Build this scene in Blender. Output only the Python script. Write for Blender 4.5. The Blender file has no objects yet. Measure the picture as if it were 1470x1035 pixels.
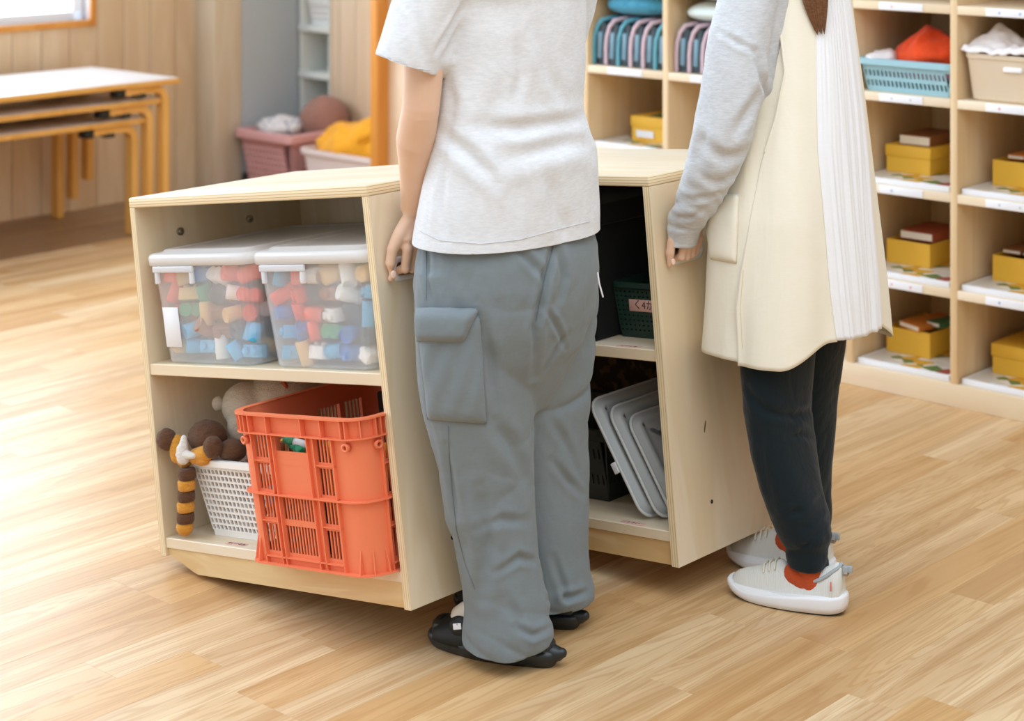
import bpy, bmesh, math, random
import numpy as np
from mathutils import Vector, Matrix, noise
from mathutils.bvhtree import BVHTree
random.seed(7)
def nvec(p):
    """repeatable three-component noise"""
    p = Vector(p); return Vector((noise.noise(p+Vector((9.3, 1.5, 7.9))), noise.noise(p), noise.noise(p+Vector((-6.2, 3.1, 2.7)))))
C = bpy.context.scene.collection
PI = math.pi
F0, PX, PY, CAMZ = 2720.0, 735.0, -205.0, 1.5      # photograph's focal length and principal point (measured), eye height

# ------------------------------------------------------------------ camera, world, light, exposure
cam = bpy.data.cameras.new('camera'); co = bpy.data.objects.new('camera', cam); C.objects.link(co)
co.location = (0, 0, CAMZ); co.rotation_euler = (PI/2, 0, 0)
cam.sensor_width = 36; cam.sensor_fit = 'HORIZONTAL'; cam.lens = F0/1470*36
cam.shift_y = -(517.5-PY)/1470
cam.dof.use_dof = True; cam.dof.focus_distance = 3.70; cam.dof.aperture_fstop = 3.6
cam.clip_start = .05
bpy.context.scene.camera = co
w = bpy.data.worlds.new('world'); bpy.context.scene.world = w; w.use_nodes = True
bg = w.node_tree.nodes['Background']; bg.inputs[0].default_value = (.80, .90, 1.0, 1); bg.inputs[1].default_value = 1.15

def area(name, loc, target, sx, sy, power, col):
    l = bpy.data.lights.new(name, 'AREA'); l.shape = 'RECTANGLE'; l.size = sx; l.size_y = sy; l.energy = power; l.color = col
    o = bpy.data.objects.new(name, l); C.objects.link(o); o.location = loc
    o.rotation_euler = (Vector(target)-Vector(loc)).to_track_quat('-Z', 'Y').to_euler()
    return o
#area('window_light_left', (-3.4, 3.0, 1.9), (0, 3.7, .7), 3.0, 1.6, 90, (.90, .95, 1))
area('overhead_fill', (.3, 2.4, 2.75), (.3, 3.6, 0), 2.4, 1.6, 26, (.92, .96, 1))  # unseen area lamp added overhead as soft fill, not a fixture of the room
vs = bpy.context.scene.view_settings
bpy.context.scene.display_settings.display_device = 'sRGB'
vs.view_transform = 'Standard'; vs.look = 'None'; vs.exposure = 0.26; vs.gamma = 1; vs.use_curve_mapping = False

# ------------------------------------------------------------------ frames
def V(*a): return Vector(a)
def at(x, y, Y): return Vector(((x-PX)*Y/F0, Y, CAMZ-(y-PY)*Y/F0))      # pixel and distance -> point in the room
def frame(o, ux, uy, uz):
    m = Matrix.Identity(4)
    for i, a in enumerate((ux, uy, uz)):
        for r in range(3): m[r][i] = a[r]
    for r in range(3): m[r][3] = o[r]
    return m
HR = V(.742, -.671, 0).normalized(); PR = V(.671, .742, 0).normalized(); UP = V(0, 0, 1)
CW, CH, CD = .758, .782, .475
def cab_frame(frb, yaw, th):
    p = V(math.cos(yaw), math.sin(yaw), 0); h = V(p.y, -p.x, 0)
    u = h*math.cos(th)+UP*math.sin(th); v = -h*math.sin(th)+UP*math.cos(th)
    return frame(V(*frb)-u*CW, u, p, v)
M1 = cab_frame((-.1864, 3.502, .1072), .8308, .1531)
M2 = cab_frame((.3353, 3.8054, .0725), .8374, .0992)

# ------------------------------------------------------------------ materials
def srgb(h):
    if isinstance(h, str):
        h = h.lstrip('#'); c = [int(h[i:i+2], 16)/255 for i in (0, 2, 4)]
    else: c = [v/255 for v in h]
    return tuple((v/12.92 if v <= .04045 else ((v+.055)/1.055)**2.4) for v in c)+(1,)
def newmat(name):
    m = bpy.data.materials.new(name); m.use_nodes = True
    nt = m.node_tree; return m, nt, nt.nodes['Principled BSDF']
def N(nt, t, **kw):
    n = nt.nodes.new(t)
    for k, v in kw.items():
        if k in ('operation', 'blend_type', 'data_type', 'wave_type', 'bands_direction', 'rings_direction', 'feature', 'distance', 'noise_dimensions', 'wave_profile', 'attribute_name'): setattr(n, k, v)
    return n
def mix(nt, fac, a, b):
    n = nt.nodes.new('ShaderNodeMix'); n.data_type = 'RGBA'
    if isinstance(fac, (int, float)): n.inputs[0].default_value = fac
    else: nt.links.new(fac, n.inputs[0])
    for k, s in ((6, a), (7, b)):
        if isinstance(s, tuple): n.inputs[k].default_value = s
        else: nt.links.new(s, n.inputs[k])
    return n.outputs[2]
def ramp(nt, src, stops):
    r = nt.nodes.new('ShaderNodeValToRGB'); nt.links.new(src, r.inputs[0])
    e = r.color_ramp.elements
    while len(e) < len(stops): e.new(.5)
    for i, (p, c) in enumerate(stops): e[i].position = p; e[i].color = c if isinstance(c, tuple) else (c, c, c, 1)
    return r.outputs[0]
def coords(nt, scale=(1, 1, 1), obj=True, rand=False, rot=(0, 0, 0), island=False):
    tc = nt.nodes.new('ShaderNodeTexCoord'); mp = nt.nodes.new('ShaderNodeMapping')
    mp.inputs['Scale'].default_value = scale; mp.inputs['Rotation'].default_value = rot
    nt.links.new(tc.outputs['Object' if obj else 'Generated'], mp.inputs[0])
    out = mp.outputs[0]
    if rand:
        oi = nt.nodes.new('ShaderNodeObjectInfo'); g = nt.nodes.new('ShaderNodeNewGeometry')
        a = N(nt, 'ShaderNodeMath', operation='MULTIPLY_ADD'); nt.links.new(g.outputs['Random Per Island'], a.inputs[0]); a.inputs[1].default_value = 7.31 if island else 0.0
        nt.links.new(oi.outputs['Random'], a.inputs[2])
        f = N(nt, 'ShaderNodeMath', operation='FRACT'); nt.links.new(a.outputs[0], f.inputs[0])
        k = N(nt, 'ShaderNodeVectorMath', operation='SCALE'); k.inputs[0].default_value = (37, 91, 53); nt.links.new(f.outputs[0], k.inputs[3])
        ad = N(nt, 'ShaderNodeVectorMath', operation='ADD'); nt.links.new(out, ad.inputs[0]); nt.links.new(k.outputs[0], ad.inputs[1])
        return ad.outputs[0], f.outputs[0]
    return out
def noise_tex(nt, vec, scale, detail=3, rough=.5, dist=0):
    n = nt.nodes.new('ShaderNodeTexNoise'); nt.links.new(vec, n.inputs['Vector'])
    n.inputs['Scale'].default_value = scale; n.inputs['Detail'].default_value = detail; n.inputs['Roughness'].default_value = rough; n.inputs['Distortion'].default_value = dist
    return n.outputs['Fac']
def bump(nt, bs, h, strength=.2, dist=.001):
    b = nt.nodes.new('ShaderNodeBump'); nt.links.new(h, b.inputs['Height']); b.inputs['Strength'].default_value = strength; b.inputs['Distance'].default_value = dist
    nt.links.new(b.outputs[0], bs.inputs['Normal'])
def plain(name, col, rough=.5, spec=.5, bumpk=None, metal=0, var=.0, sheen=0):
    m, nt, bs = newmat(name)
    c = srgb(col); bs.inputs['Roughness'].default_value = rough; bs.inputs['Metallic'].default_value = metal
    bs.inputs['Specular IOR Level'].default_value = spec
    v = coords(nt)
    n = noise_tex(nt, v, 14, 3)
    d = tuple(x*(1-var) for x in c[:3])+(1,)
    nt.links.new(mix(nt, n, d, c), bs.inputs['Base Color'])
    if sheen: bs.inputs['Sheen Weight'].default_value = sheen
    if bumpk: bump(nt, bs, noise_tex(nt, v, bumpk[0], 3), bumpk[1], bumpk[2])
    return m
def wood(name, light, dark, axis='z', rough=.42, fig=1.0, spec=.4, amount=.5):
    """pale birch / beech face veneer: long soft figure along one axis plus fine pores"""
    m, nt, bs = newmat(name)
    L = {'x': (.35, 3, 3), 'y': (3, .35, 3), 'z': (3, 3, .35)}[axis]
    Fn = {'x': (3, 90, 90), 'y': (90, 3, 90), 'z': (90, 90, 3)}[axis]
    v1, rnd = coords(nt, L, rand=True)
    n1 = noise_tex(nt, v1, 2.6*fig, 3, .55, 1.6)
    wv = N(nt, 'ShaderNodeMath', operation='MULTIPLY'); nt.links.new(n1, wv.inputs[0]); wv.inputs[1].default_value = 38
    sn = N(nt, 'ShaderNodeMath', operation='SINE'); nt.links.new(wv.outputs[0], sn.inputs[0])
    s2 = N(nt, 'ShaderNodeMath', operation='MULTIPLY_ADD'); nt.links.new(sn.outputs[0], s2.inputs[0]); s2.inputs[1].default_value = .5; s2.inputs[2].default_value = .5
    n3 = noise_tex(nt, coords(nt, Fn), 5, 2)
    c1 = mix(nt, ramp(nt, n1, [(.3, 0.0), (.75, 1.0)]), srgb(light), srgb(dark))
    f = N(nt, 'ShaderNodeMath', operation='MULTIPLY'); nt.links.new(s2.outputs[0], f.inputs[0]); f.inputs[1].default_value = amount*.5
    c2 = mix(nt, f.outputs[0], c1, srgb(dark))
    g = N(nt, 'ShaderNodeMath', operation='MULTIPLY'); nt.links.new(n3, g.inputs[0]); g.inputs[1].default_value = amount*.35
    c3 = mix(nt, g.outputs[0], c2, srgb(dark))
    nt.links.new(c3, bs.inputs['Base Color'])
    bs.inputs['Roughness'].default_value = rough; bs.inputs['Specular IOR Level'].default_value = spec
    bump(nt, bs, n3, .05, .0005)
    return m
def ply(name, axis):
    """cut edge of plywood: veneer layers stacked along the panel's thickness"""
    m, nt, bs = newmat(name)
    v = coords(nt)
    sp = nt.nodes.new('ShaderNodeSeparateXYZ'); nt.links.new(v, sp.inputs[0])
    a = N(nt, 'ShaderNodeMath', operation='MULTIPLY'); nt.links.new(sp.outputs['XYZ'.index(axis.upper())], a.inputs[0]); a.inputs[1].default_value = 2*PI/.0058
    s = N(nt, 'ShaderNodeMath', operation='SINE'); nt.links.new(a.outputs[0], s.inputs[0])
    c = ramp(nt, s.outputs[0], [(.0, srgb('#ead8b6')), (.62, srgb('#e5cfa4')), (.95, srgb('#caa873'))])
    nt.links.new(c, bs.inputs['Base Color']); bs.inputs['Roughness'].default_value = .5
    return m
def fabric(name, col, col2=None, rough=.9, weave=900, k=.25, heather=0.0, scale=(1, 1, 1), dist=.0006, macro=None):
    m, nt, bs = newmat(name)
    v = coords(nt, scale)
    n = noise_tex(nt, v, weave, 2); h = noise_tex(nt, coords(nt, (60, 60, 340)), 1, 3, .7)
    c2 = srgb(col2) if col2 else srgb(col)
    r = ramp(nt, h, [(.35, 0.0), (.68, 1.0)])
    f = N(nt, 'ShaderNodeMath', operation='MULTIPLY'); nt.links.new(r, f.inputs[0]); f.inputs[1].default_value = heather
    nt.links.new(mix(nt, f.outputs[0], srgb(col), c2), bs.inputs['Base Color'])
    bs.inputs['Roughness'].default_value = rough; bs.inputs['Specular IOR Level'].default_value = .2; bs.inputs['Sheen Weight'].default_value = .15
    b = nt.nodes.new('ShaderNodeBump'); nt.links.new(n, b.inputs['Height']); b.inputs['Strength'].default_value = k; b.inputs['Distance'].default_value = dist
    if macro:
        b2 = nt.nodes.new('ShaderNodeBump'); nt.links.new(noise_tex(nt, coords(nt, macro[3] if len(macro) > 3 else (1, 1, 1)), macro[0], 4, .6, .8), b2.inputs['Height'])
        b2.inputs['Strength'].default_value = macro[1]; b2.inputs['Distance'].default_value = macro[2]; nt.links.new(b2.outputs[0], b.inputs['Normal'])
    nt.links.new(b.outputs[0], bs.inputs['Normal'])
    return m
def clear_plastic(name, col, alpha, rough=.25):
    m, nt, bs = newmat(name)
    bs.inputs['Base Color'].default_value = srgb(col); bs.inputs['Roughness'].default_value = rough
    tr = nt.nodes.new('ShaderNodeBsdfTransparent'); mx = nt.nodes.new('ShaderNodeMixShader'); mx.inputs[0].default_value = alpha
    tl = nt.nodes.new('ShaderNodeBsdfTranslucent'); tl.inputs[0].default_value = srgb(col); m2 = nt.nodes.new('ShaderNodeMixShader'); m2.inputs[0].default_value = .35
    nt.links.new(bs.outputs[0], m2.inputs[1]); nt.links.new(tl.outputs[0], m2.inputs[2])
    nt.links.new(tr.outputs[0], mx.inputs[1]); nt.links.new(m2.outputs[0], mx.inputs[2])
    nt.links.new(mx.outputs[0], nt.nodes['Material Output'].inputs[0])
    return m

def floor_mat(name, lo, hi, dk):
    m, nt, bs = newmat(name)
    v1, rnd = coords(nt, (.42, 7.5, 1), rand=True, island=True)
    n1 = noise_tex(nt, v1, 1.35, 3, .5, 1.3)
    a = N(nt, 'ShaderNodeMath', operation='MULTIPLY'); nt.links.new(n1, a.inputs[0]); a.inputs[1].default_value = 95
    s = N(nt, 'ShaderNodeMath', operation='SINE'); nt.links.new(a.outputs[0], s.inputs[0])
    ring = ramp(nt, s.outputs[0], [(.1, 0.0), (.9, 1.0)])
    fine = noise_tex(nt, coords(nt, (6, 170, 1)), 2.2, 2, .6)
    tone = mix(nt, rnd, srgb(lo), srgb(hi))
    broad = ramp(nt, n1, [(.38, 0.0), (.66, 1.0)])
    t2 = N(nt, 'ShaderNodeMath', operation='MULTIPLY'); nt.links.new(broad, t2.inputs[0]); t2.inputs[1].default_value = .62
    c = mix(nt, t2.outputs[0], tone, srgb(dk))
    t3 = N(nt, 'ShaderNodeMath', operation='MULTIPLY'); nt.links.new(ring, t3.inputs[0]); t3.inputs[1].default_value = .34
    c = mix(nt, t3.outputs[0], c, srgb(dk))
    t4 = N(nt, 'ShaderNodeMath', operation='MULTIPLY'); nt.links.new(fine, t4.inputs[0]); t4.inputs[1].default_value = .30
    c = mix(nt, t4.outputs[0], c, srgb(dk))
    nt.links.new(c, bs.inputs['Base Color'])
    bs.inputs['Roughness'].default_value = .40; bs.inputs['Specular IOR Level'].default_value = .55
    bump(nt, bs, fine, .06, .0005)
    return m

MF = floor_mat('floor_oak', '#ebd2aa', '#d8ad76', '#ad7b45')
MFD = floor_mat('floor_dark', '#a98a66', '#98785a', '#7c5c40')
MB_ = wood('birch_z', '#f1e6d2', '#dec7a0', 'z', amount=.7, fig=.7)
MBX = wood('birch_x', '#efe3d0', '#dfcaa6', 'x', amount=.45)
MBY = wood('birch_y', '#efe3d0', '#dfcaa6', 'y', amount=.45)
MKICK = wood('birch_kick', '#ecd5a8', '#d0a86e', 'x', amount=.6, fig=1.6)
MSHX = wood('shelf_wood_x', '#efe0ca', '#e0c8a2', 'x', amount=.3, rough=.5)
MSHZ = wood('shelf_wood_z', '#ecd7b4', '#dcba8a', 'z', amount=.35, rough=.5)
MWALL = wood('wall_cedar', '#dfc8a8', '#caa982', 'z', amount=.35, rough=.6, fig=.8)
MWALL2 = wood('door_panel_wood', '#ead5bb', '#dcbd97', 'z', amount=.25, rough=.6, fig=.6)
MPOST = wood('post_wood', '#dccfba', '#cdb898', 'z', amount=.3, rough=.5)
MORANGE = wood('orange_trim_wood', '#dd9a4a', '#c67d2e', 'z', amount=.3, rough=.45)
MTABLE = wood('table_beech', '#e6b468', '#d2983f', 'x', amount=.35, rough=.4)
MTABLEZ = wood('table_beech_upright', '#e6b468', '#d2983f', 'z', amount=.35, rough=.4)
PLX, PLY, PLZ = ply('ply_edge_x', 'x'), ply('ply_edge_y', 'y'), ply('ply_edge_z', 'z')
GREYWALL = plain('grey_blue_plaster', '#b4bbbe', .8, .2, var=.04)
WHITE = plain('white_plastic', '#eceef0', .35)
WHITEM = plain('white_laminate', '#d9d5d4', .32, var=.02)
DARK = plain('black_plastic', '#16191a', .5)
BLACKF = fabric('black_fabric', '#0a0c0d', rough=.95)
STEEL = plain('steel', '#b5aca0', .25, metal=1)
ORANGE = plain('orange_crate_plastic', '#ee8058', .45, .45, var=.04)
WHPL = plain('white_basket_plastic', '#f0f0ee', .4)
PINK = plain('pink_basket_plastic', '#dba5a2', .5)
GREEND = plain('dark_green_plastic', '#1f3a31', .45)
DKBR = plain('dark_basket_plastic', '#2d3532', .5)
YEL = plain('yellow_box_card', '#e9b73a', .6, var=.06)
BLUEB = plain('pale_blue_basket_plastic', '#9cc6d2', .45)
BEIGE = plain('beige_box_plastic', '#d8c5aa', .55, var=.04)
GREYT = plain('grey_tray_plastic', '#b9bec0', .38, var=.05)
PAPER = plain('white_paper', '#e8e9ee', .6)
SKIN, nt_, bs_ = newmat('skin')
nt_.links.new(mix(nt_, noise_tex(nt_, coords(nt_), 22, 3), srgb('#dfb598'), srgb('#e9c8b0')), bs_.inputs['Base Color'])
bs_.inputs['Roughness'].default_value = .5; bs_.inputs['Subsurface Weight'].default_value = .12; bs_.inputs['Subsurface Radius'].default_value = (.012, .005, .003); bs_.inputs['Specular IOR Level'].default_value = .35
bump(nt_, bs_, noise_tex(nt_, coords(nt_), 260, 3), .18, .0006)

# ------------------------------------------------------------------ mesh building
class MB:
    def __init__(s): s.v = []; s.f = []; s.m = []; s.sm = []
    def add(s, vs_, fs, mat=0, smooth=False):
        b = len(s.v); s.v += [Vector(q) for q in vs_]
        for f in fs: s.f.append([b+i for i in f]); s.m.append(mat); s.sm.append(smooth)
        return s
    def box(s, x0, x1, y0, y1, z0, z1, mat=0, M=None, mats=None):
        vs_ = [V(x, y, z) for z in (z0, z1) for y in (y0, y1) for x in (x0, x1)]
        if M: vs_ = [M@q for q in vs_]
        fs = [(0, 2, 3, 1), (4, 5, 7, 6), (0, 1, 5, 4), (2, 6, 7, 3), (0, 4, 6, 2), (1, 3, 7, 5)]   # -z +z -y +y -x +x
        b = len(s.v); s.v += vs_
        for i, f in enumerate(fs): s.f.append([b+j for j in f]); s.m.append(mats[i] if mats else mat); s.sm.append(False)
        return s
    def rbox(s, x0, x1, y0, y1, z0, z1, r=.003, mat=0, M=None, seg=2, smooth=True):
        bm = bmesh.new(); bmesh.ops.create_cube(bm, size=1)
        for q in bm.verts: q.co = V((x0+x1)/2+q.co.x*(x1-x0), (y0+y1)/2+q.co.y*(y1-y0), (z0+z1)/2+q.co.z*(z1-z0))
        bmesh.ops.bevel(bm, geom=bm.edges[:], offset=min(r, .49*min(x1-x0, y1-y0, z1-z0)), segments=seg, affect='EDGES', profile=.5)
        bm.verts.index_update()
        s.add([(M@q.co if M else q.co.copy()) for q in bm.verts], [[q.index for q in f.verts] for f in bm.faces], mat, smooth)
        bm.free(); return s
    def loft(s, rings, mat=0, cap=True, smooth=True, closed=True, mats=None):
        b = len(s.v); n = len(rings[0])
        for r in rings: s.v += [Vector(q) for q in r]
        for i in range(len(rings)-1):
            for j in range(n if closed else n-1):
                k = (j+1) % n
                s.f.append([b+i*n+j, b+i*n+k, b+(i+1)*n+k, b+(i+1)*n+j]); s.m.append(mats[i] if mats else mat); s.sm.append(smooth)
        if cap and closed:
            s.f.append([b+j for j in range(n)][::-1]); s.m.append(mat); s.sm.append(False)
            s.f.append([b+(len(rings)-1)*n+j for j in range(n)]); s.m.append(mat); s.sm.append(False)
        return s
    def tube(s, pts, rad, n=10, mat=0, round_=True, flat=1.0, upv=None, smooth=True):
        pts = [Vector(p) for p in pts]
        if isinstance(rad, (int, float)): rad = [rad]*len(pts)
        rings = []
        up = Vector(upv) if upv else None
        P, R = list(pts), list(rad)
        T = []
        for i in range(len(P)):
            t = (P[min(i+1, len(P)-1)]-P[max(i-1, 0)]).normalized(); T.append(t)
        if up is None:
            up = V(0, 0, 1) if abs(T[0].z) < .9 else V(0, 1, 0)
        def ring(c, t, r, up):
            a = t.cross(up).normalized(); b2 = a.cross(t).normalized()
            return [c+(a*math.cos(2*PI*j/n)+b2*math.sin(2*PI*j/n)*flat)*r for j in range(n)]
        if round_:
            for k in (.12, .5, .85): rings.append(ring(P[0]-T[0]*R[0]*math.sqrt(max(0, 1-k*k)), T[0], R[0]*k, up))
        for i in range(len(P)): rings.append(ring(P[i], T[i], R[i], up))
        if round_:
            for k in (.85, .5, .12): rings.append(ring(P[-1]+T[-1]*R[-1]*math.sqrt(max(0, 1-k*k)), T[-1], R[-1]*k, up))
        return s.loft(rings, mat, True, smooth)
    def ball(s, c, rx, ry=None, rz=None, mat=0, n=16, M=None, fn=None):
        ry = ry or rx; rz = rz or rx; c = Vector(c); rings = []
        for i in range(1, n//2+0):
            a = PI*i/(n//2)
            rings.append([c+V(rx*math.sin(a)*math.cos(2*PI*j/n), ry*math.sin(a)*math.sin(2*PI*j/n), -rz*math.cos(a)) for j in range(n)])
        r0 = [c+V(rx*.02*math.cos(2*PI*j/n), ry*.02*math.sin(2*PI*j/n), -rz) for j in range(n)]
        r1 = [c+V(rx*.02*math.cos(2*PI*j/n), ry*.02*math.sin(2*PI*j/n), rz) for j in range(n)]
        rings = [r0]+rings+[r1]
        if fn: rings = [[fn(q) for q in r] for r in rings]
        if M: rings = [[M@q for q in r] for r in rings]
        return s.loft(rings, mat, True)
    def grid(s, fn, nu, nv, mat=0, smooth=True, closed=False, matf=None):
        b = len(s.v)
        for i in range(nu+1):
            for j in range(nv+1): s.v.append(Vector(fn(i/nu, j/nv)))
        for i in range(nu):
            for j in range(nv):
                a = b+i*(nv+1)+j
                s.f.append([a, a+nv+1, a+nv+2, a+1]); s.m.append(matf((i+.5)/nu, (j+.5)/nv) if matf else mat); s.sm.append(smooth)
        return s
    def xf(s, M): s.v = [M@q for q in s.v]; return s
    def mesh(s, name, mats):
        me = bpy.data.meshes.new(name); me.from_pydata([tuple(q) for q in s.v], [], s.f)
        for m in mats: me.materials.append(m)
        me.polygons.foreach_set('material_index', s.m); me.polygons.foreach_set('use_smooth', s.sm); me.update()
        return me
    def build(s, name, mats, parent=None, solid=0, bevel=0, fixn=False):
        if not isinstance(mats, (list, tuple)): mats = [mats]
        me = s.mesh(name, mats)
        if fixn:
            bm = bmesh.new(); bm.from_mesh(me); bmesh.ops.recalc_face_normals(bm, faces=bm.faces); bm.to_mesh(me); bm.free()
        o = bpy.data.objects.new(name, me); C.objects.link(o)
        if parent: o.parent = parent
        if bevel:
            md = o.modifiers.new('bevel', 'BEVEL'); md.width = bevel; md.segments = 2; md.limit_method = 'ANGLE'; md.angle_limit = .6
        if solid:
            md = o.modifiers.new('solid', 'SOLIDIFY'); md.thickness = solid; md.offset = 0
        return o
def tag(o, label=None, cat=None, group=None, kind=None):
    if label: o['label'] = label
    if cat: o['category'] = cat
    if group: o['group'] = group
    if kind: o['kind'] = kind
    return o
def thing(name, label, cat, M=None, group=None):
    o = bpy.data.objects.new(name, None); o.empty_display_size = .05; C.objects.link(o)
    if M is not None: o.matrix_world = M
    return tag(o, label, cat, group)
def struct(name, mb, mats, parent=None, **k):
    o = mb.build(name, mats, parent, **k)
    if not parent: o['kind'] = 'structure'
    return o
def copy_tree(o, parent=None, M=None):
    c = o.copy(); C.objects.link(c)
    if parent: c.parent = parent; c.matrix_parent_inverse = Matrix.Identity(4)
    if M is not None: c.matrix_world = M
    for ch in o.children: copy_tree(ch, c)
    return c
def T(x, y, z): return Matrix.Translation((x, y, z))
def R(ax, deg): return Matrix.Rotation(math.radians(deg), 4, ax)
def fuse(mb, voxel, smooth=6, fac=.5):
    """one continuous surface out of overlapping closed pieces"""
    me = mb.mesh('tmp', []); o = bpy.data.objects.new('tmp', me); C.objects.link(o)
    m = o.modifiers.new('r', 'REMESH'); m.mode = 'VOXEL'; m.voxel_size = voxel; m.use_smooth_shade = True
    if smooth: s = o.modifiers.new('s', 'SMOOTH'); s.iterations = smooth; s.factor = fac
    dg = bpy.context.evaluated_depsgraph_get(); dg.update()
    out = bpy.data.meshes.new_from_object(o.evaluated_get(dg))
    bpy.data.objects.remove(o); bpy.data.meshes.remove(me)
    return out
def get_co(me):
    a = np.empty(len(me.vertices)*3, dtype=np.float32); me.vertices.foreach_get('co', a); return a.reshape(-1, 3).astype(float)
def get_no(me):
    a = np.empty(len(me.vertices)*3, dtype=np.float32); me.vertex_normals.foreach_get('vector', a); return a.reshape(-1, 3).astype(float)
def set_co(me, co_): me.vertices.foreach_set('co', co_.astype(np.float32).ravel()); me.update()
def displace(me, fn):
    co_ = get_co(me); no = get_no(me)
    d = np.array([fn(Vector(c)) for c in co_]); set_co(me, co_+no*d[:, None])
def crease_field(cr):
    """cr: list of (points, width, depth): soft valleys (negative) or ridges (positive) along polylines"""
    segs = []
    for pts, wd, dp in cr:
        pts = [np.array(p) for p in pts]
        for a, b in zip(pts[:-1], pts[1:]): segs.append((a, b, wd, dp, len(segs)))
    return segs
def apply_creases(me, cr):
    co_ = get_co(me); no = get_no(me); tot = np.zeros(len(co_))
    for pts, wd, dp in cr:
        pts = [np.array(p) for p in pts]; best = np.full(len(co_), 9.)
        tt = np.zeros(len(co_)); n = len(pts)-1
        for i, (a, b) in enumerate(zip(pts[:-1], pts[1:])):
            ab = b-a; t = np.clip(((co_-a)@ab)/(ab@ab), 0, 1); d = np.linalg.norm(co_-(a+t[:, None]*ab), axis=1)
            m = d < best; best[m] = d[m]; tt[m] = (i+t[m])/n
        taper = np.sin(np.clip(tt, .04, .96)*PI)**.6
        tot += dp*taper*(np.exp(-(best/wd)**2) - .45*np.exp(-((best-wd*1.9)/wd)**2))
    set_co(me, co_+no*tot[:, None])
def drop_faces(me, test):
    bm = bmesh.new(); bm.from_mesh(me); bm.normal_update()
    bmesh.ops.delete(bm, geom=[f for f in bm.faces if test(f.calc_center_median(), f.normal)], context='FACES')
    bm.to_mesh(me); bm.free()
def cut(me, p, n, near=None):
    """trim a cloth surface cleanly at a plane, optionally only close to a point"""
    bm = bmesh.new(); bm.from_mesh(me); p = Vector(p); n = Vector(n).normalized()
    fs = [f for f in bm.faces if near is None or (f.calc_center_median()-near[0]).length < near[1]]
    g = list({v for f in fs for v in f.verts})+list({e for f in fs for e in f.edges})+fs
    bmesh.ops.bisect_plane(bm, geom=g, plane_co=p, plane_no=n, dist=1e-5)
    kill = [f for f in bm.faces if (f.calc_center_median()-p).dot(n) > 0 and (near is None or (f.calc_center_median()-near[0]).length < near[1])]
    bmesh.ops.delete(bm, geom=kill, context='FACES'); bm.to_mesh(me); bm.free(); me.update()
def mesh_obj(name, me, mats, parent=None, solid=0, off=-1):
    o = bpy.data.objects.new(name, me); C.objects.link(o); me.materials.clear()
    for m in (mats if isinstance(mats, (list, tuple)) else [mats]): me.materials.append(m)
    me.polygons.foreach_set('use_smooth', [True]*len(me.polygons))
    if parent: o.parent = parent
    if solid: md = o.modifiers.new('solid', 'SOLIDIFY'); md.thickness = solid; md.offset = off
    return o
def clamp_cab(me, M, gap=.008):
    """cloth that meets the cabinet's side lies against it"""
    co_ = get_co(me); A = np.array(M); Ai = np.linalg.inv(A)
    l = co_@Ai[:3, :3].T+Ai[:3, 3]
    m = (l[:, 0] < CW+gap) & (l[:, 0] > CW-.16) & (l[:, 1] > -.01) & (l[:, 1] < CD+.01) & (l[:, 2] > -.0) & (l[:, 2] < CH)
    l[m, 0] = CW+gap
    set_co(me, l@A[:3, :3].T+A[:3, 3])
def text_mesh(txt, size, name, mat, parent, M, extrude=.0004):
    cu = bpy.data.curves.new('t', 'FONT'); cu.body = txt; cu.size = size; cu.extrude = extrude; cu.align_x = 'CENTER'; cu.align_y = 'CENTER'
    o = bpy.data.objects.new('t', cu); C.objects.link(o)
    dg = bpy.context.evaluated_depsgraph_get(); me = bpy.data.meshes.new_from_object(o.evaluated_get(dg)); bpy.data.objects.remove(o)
    me.materials.clear(); me.materials.append(mat); me.transform(M)
    r = bpy.data.objects.new(name, me); C.objects.link(r); r.parent = parent
    return r
# ================================================================== SETTING
# ---- floor: planks run along PR; each plank that shows in the picture is its own piece
FLM = frame(V(0, 0, 0), PR, -HR, UP)
floor = MB().box(-4.5, 14, -6, 9, -.06, -.0045).build('floor', MFD); floor.matrix_world = FLM; floor['kind'] = 'structure'
floor.data.materials[0] = MF
PWID, PLEN = .1025, 1.22
joint = {}
def row_of(h): return math.floor((-h-1.729)/PWID)
for h, p in ((-1.79, 2.924), (-2.08, 2.736), (-1.94, 3.077), (-3.2, 2.361), (-3.1, 2.361), (-2.6, 2.193), (-2.53, 2.193)): joint[row_of(h)] = p
def plank_mb(mb, x0, x1, y0, y1, mat=0):
    g, c = .0001, .0004
    a = [V(x0+g, y0+g, -.0045), V(x1-g, y0+g, -.0045), V(x1-g, y1-g, -.0045), V(x0+g, y1-g, -.0045)]
    b = [V(q.x, q.y, -c*.5) for q in a]
    t = [V(x0+g+c, y0+g+c, 0), V(x1-g-c, y0+g+c, 0), V(x1-g-c, y1-g-c, 0), V(x0+g+c, y1-g-c, 0)]
    mb.add(a+b+t, [(0, 1, 5, 4), (1, 2, 6, 5), (2, 3, 7, 6), (3, 0, 4, 7), (4, 5, 9, 8), (5, 6, 10, 9), (6, 7, 11, 10), (7, 4, 8, 11), (8, 9, 10, 11)], mat)
def px_of(p): return (PX+F0*p.x/p.y, PY+F0*(CAMZ-p.z)/p.y)
rnd = random.Random(11); cand = []
for r in range(-28, 56):
    y0 = 1.729+r*PWID; off = rnd.random()*PLEN
    if r in joint: off = joint[r] % PLEN
    x = -3*PLEN+off
    while x < 13:
        vis = False
        for a in (0, .5, 1):
            for b in (0, 1):
                q = FLM@V(x+a*PLEN, y0+b*PWID, 0)
                if q.y > .5:
                    u, v = px_of(q)
                    if -20 < u < 1490 and 0 < v < 1060: vis = True
        cand.append((x, y0, vis)); x += PLEN
wall_h = (V(-2.104, 7.786, 0)@HR)
proto = {}
far = MB(); fard = MB(); n = 0
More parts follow.
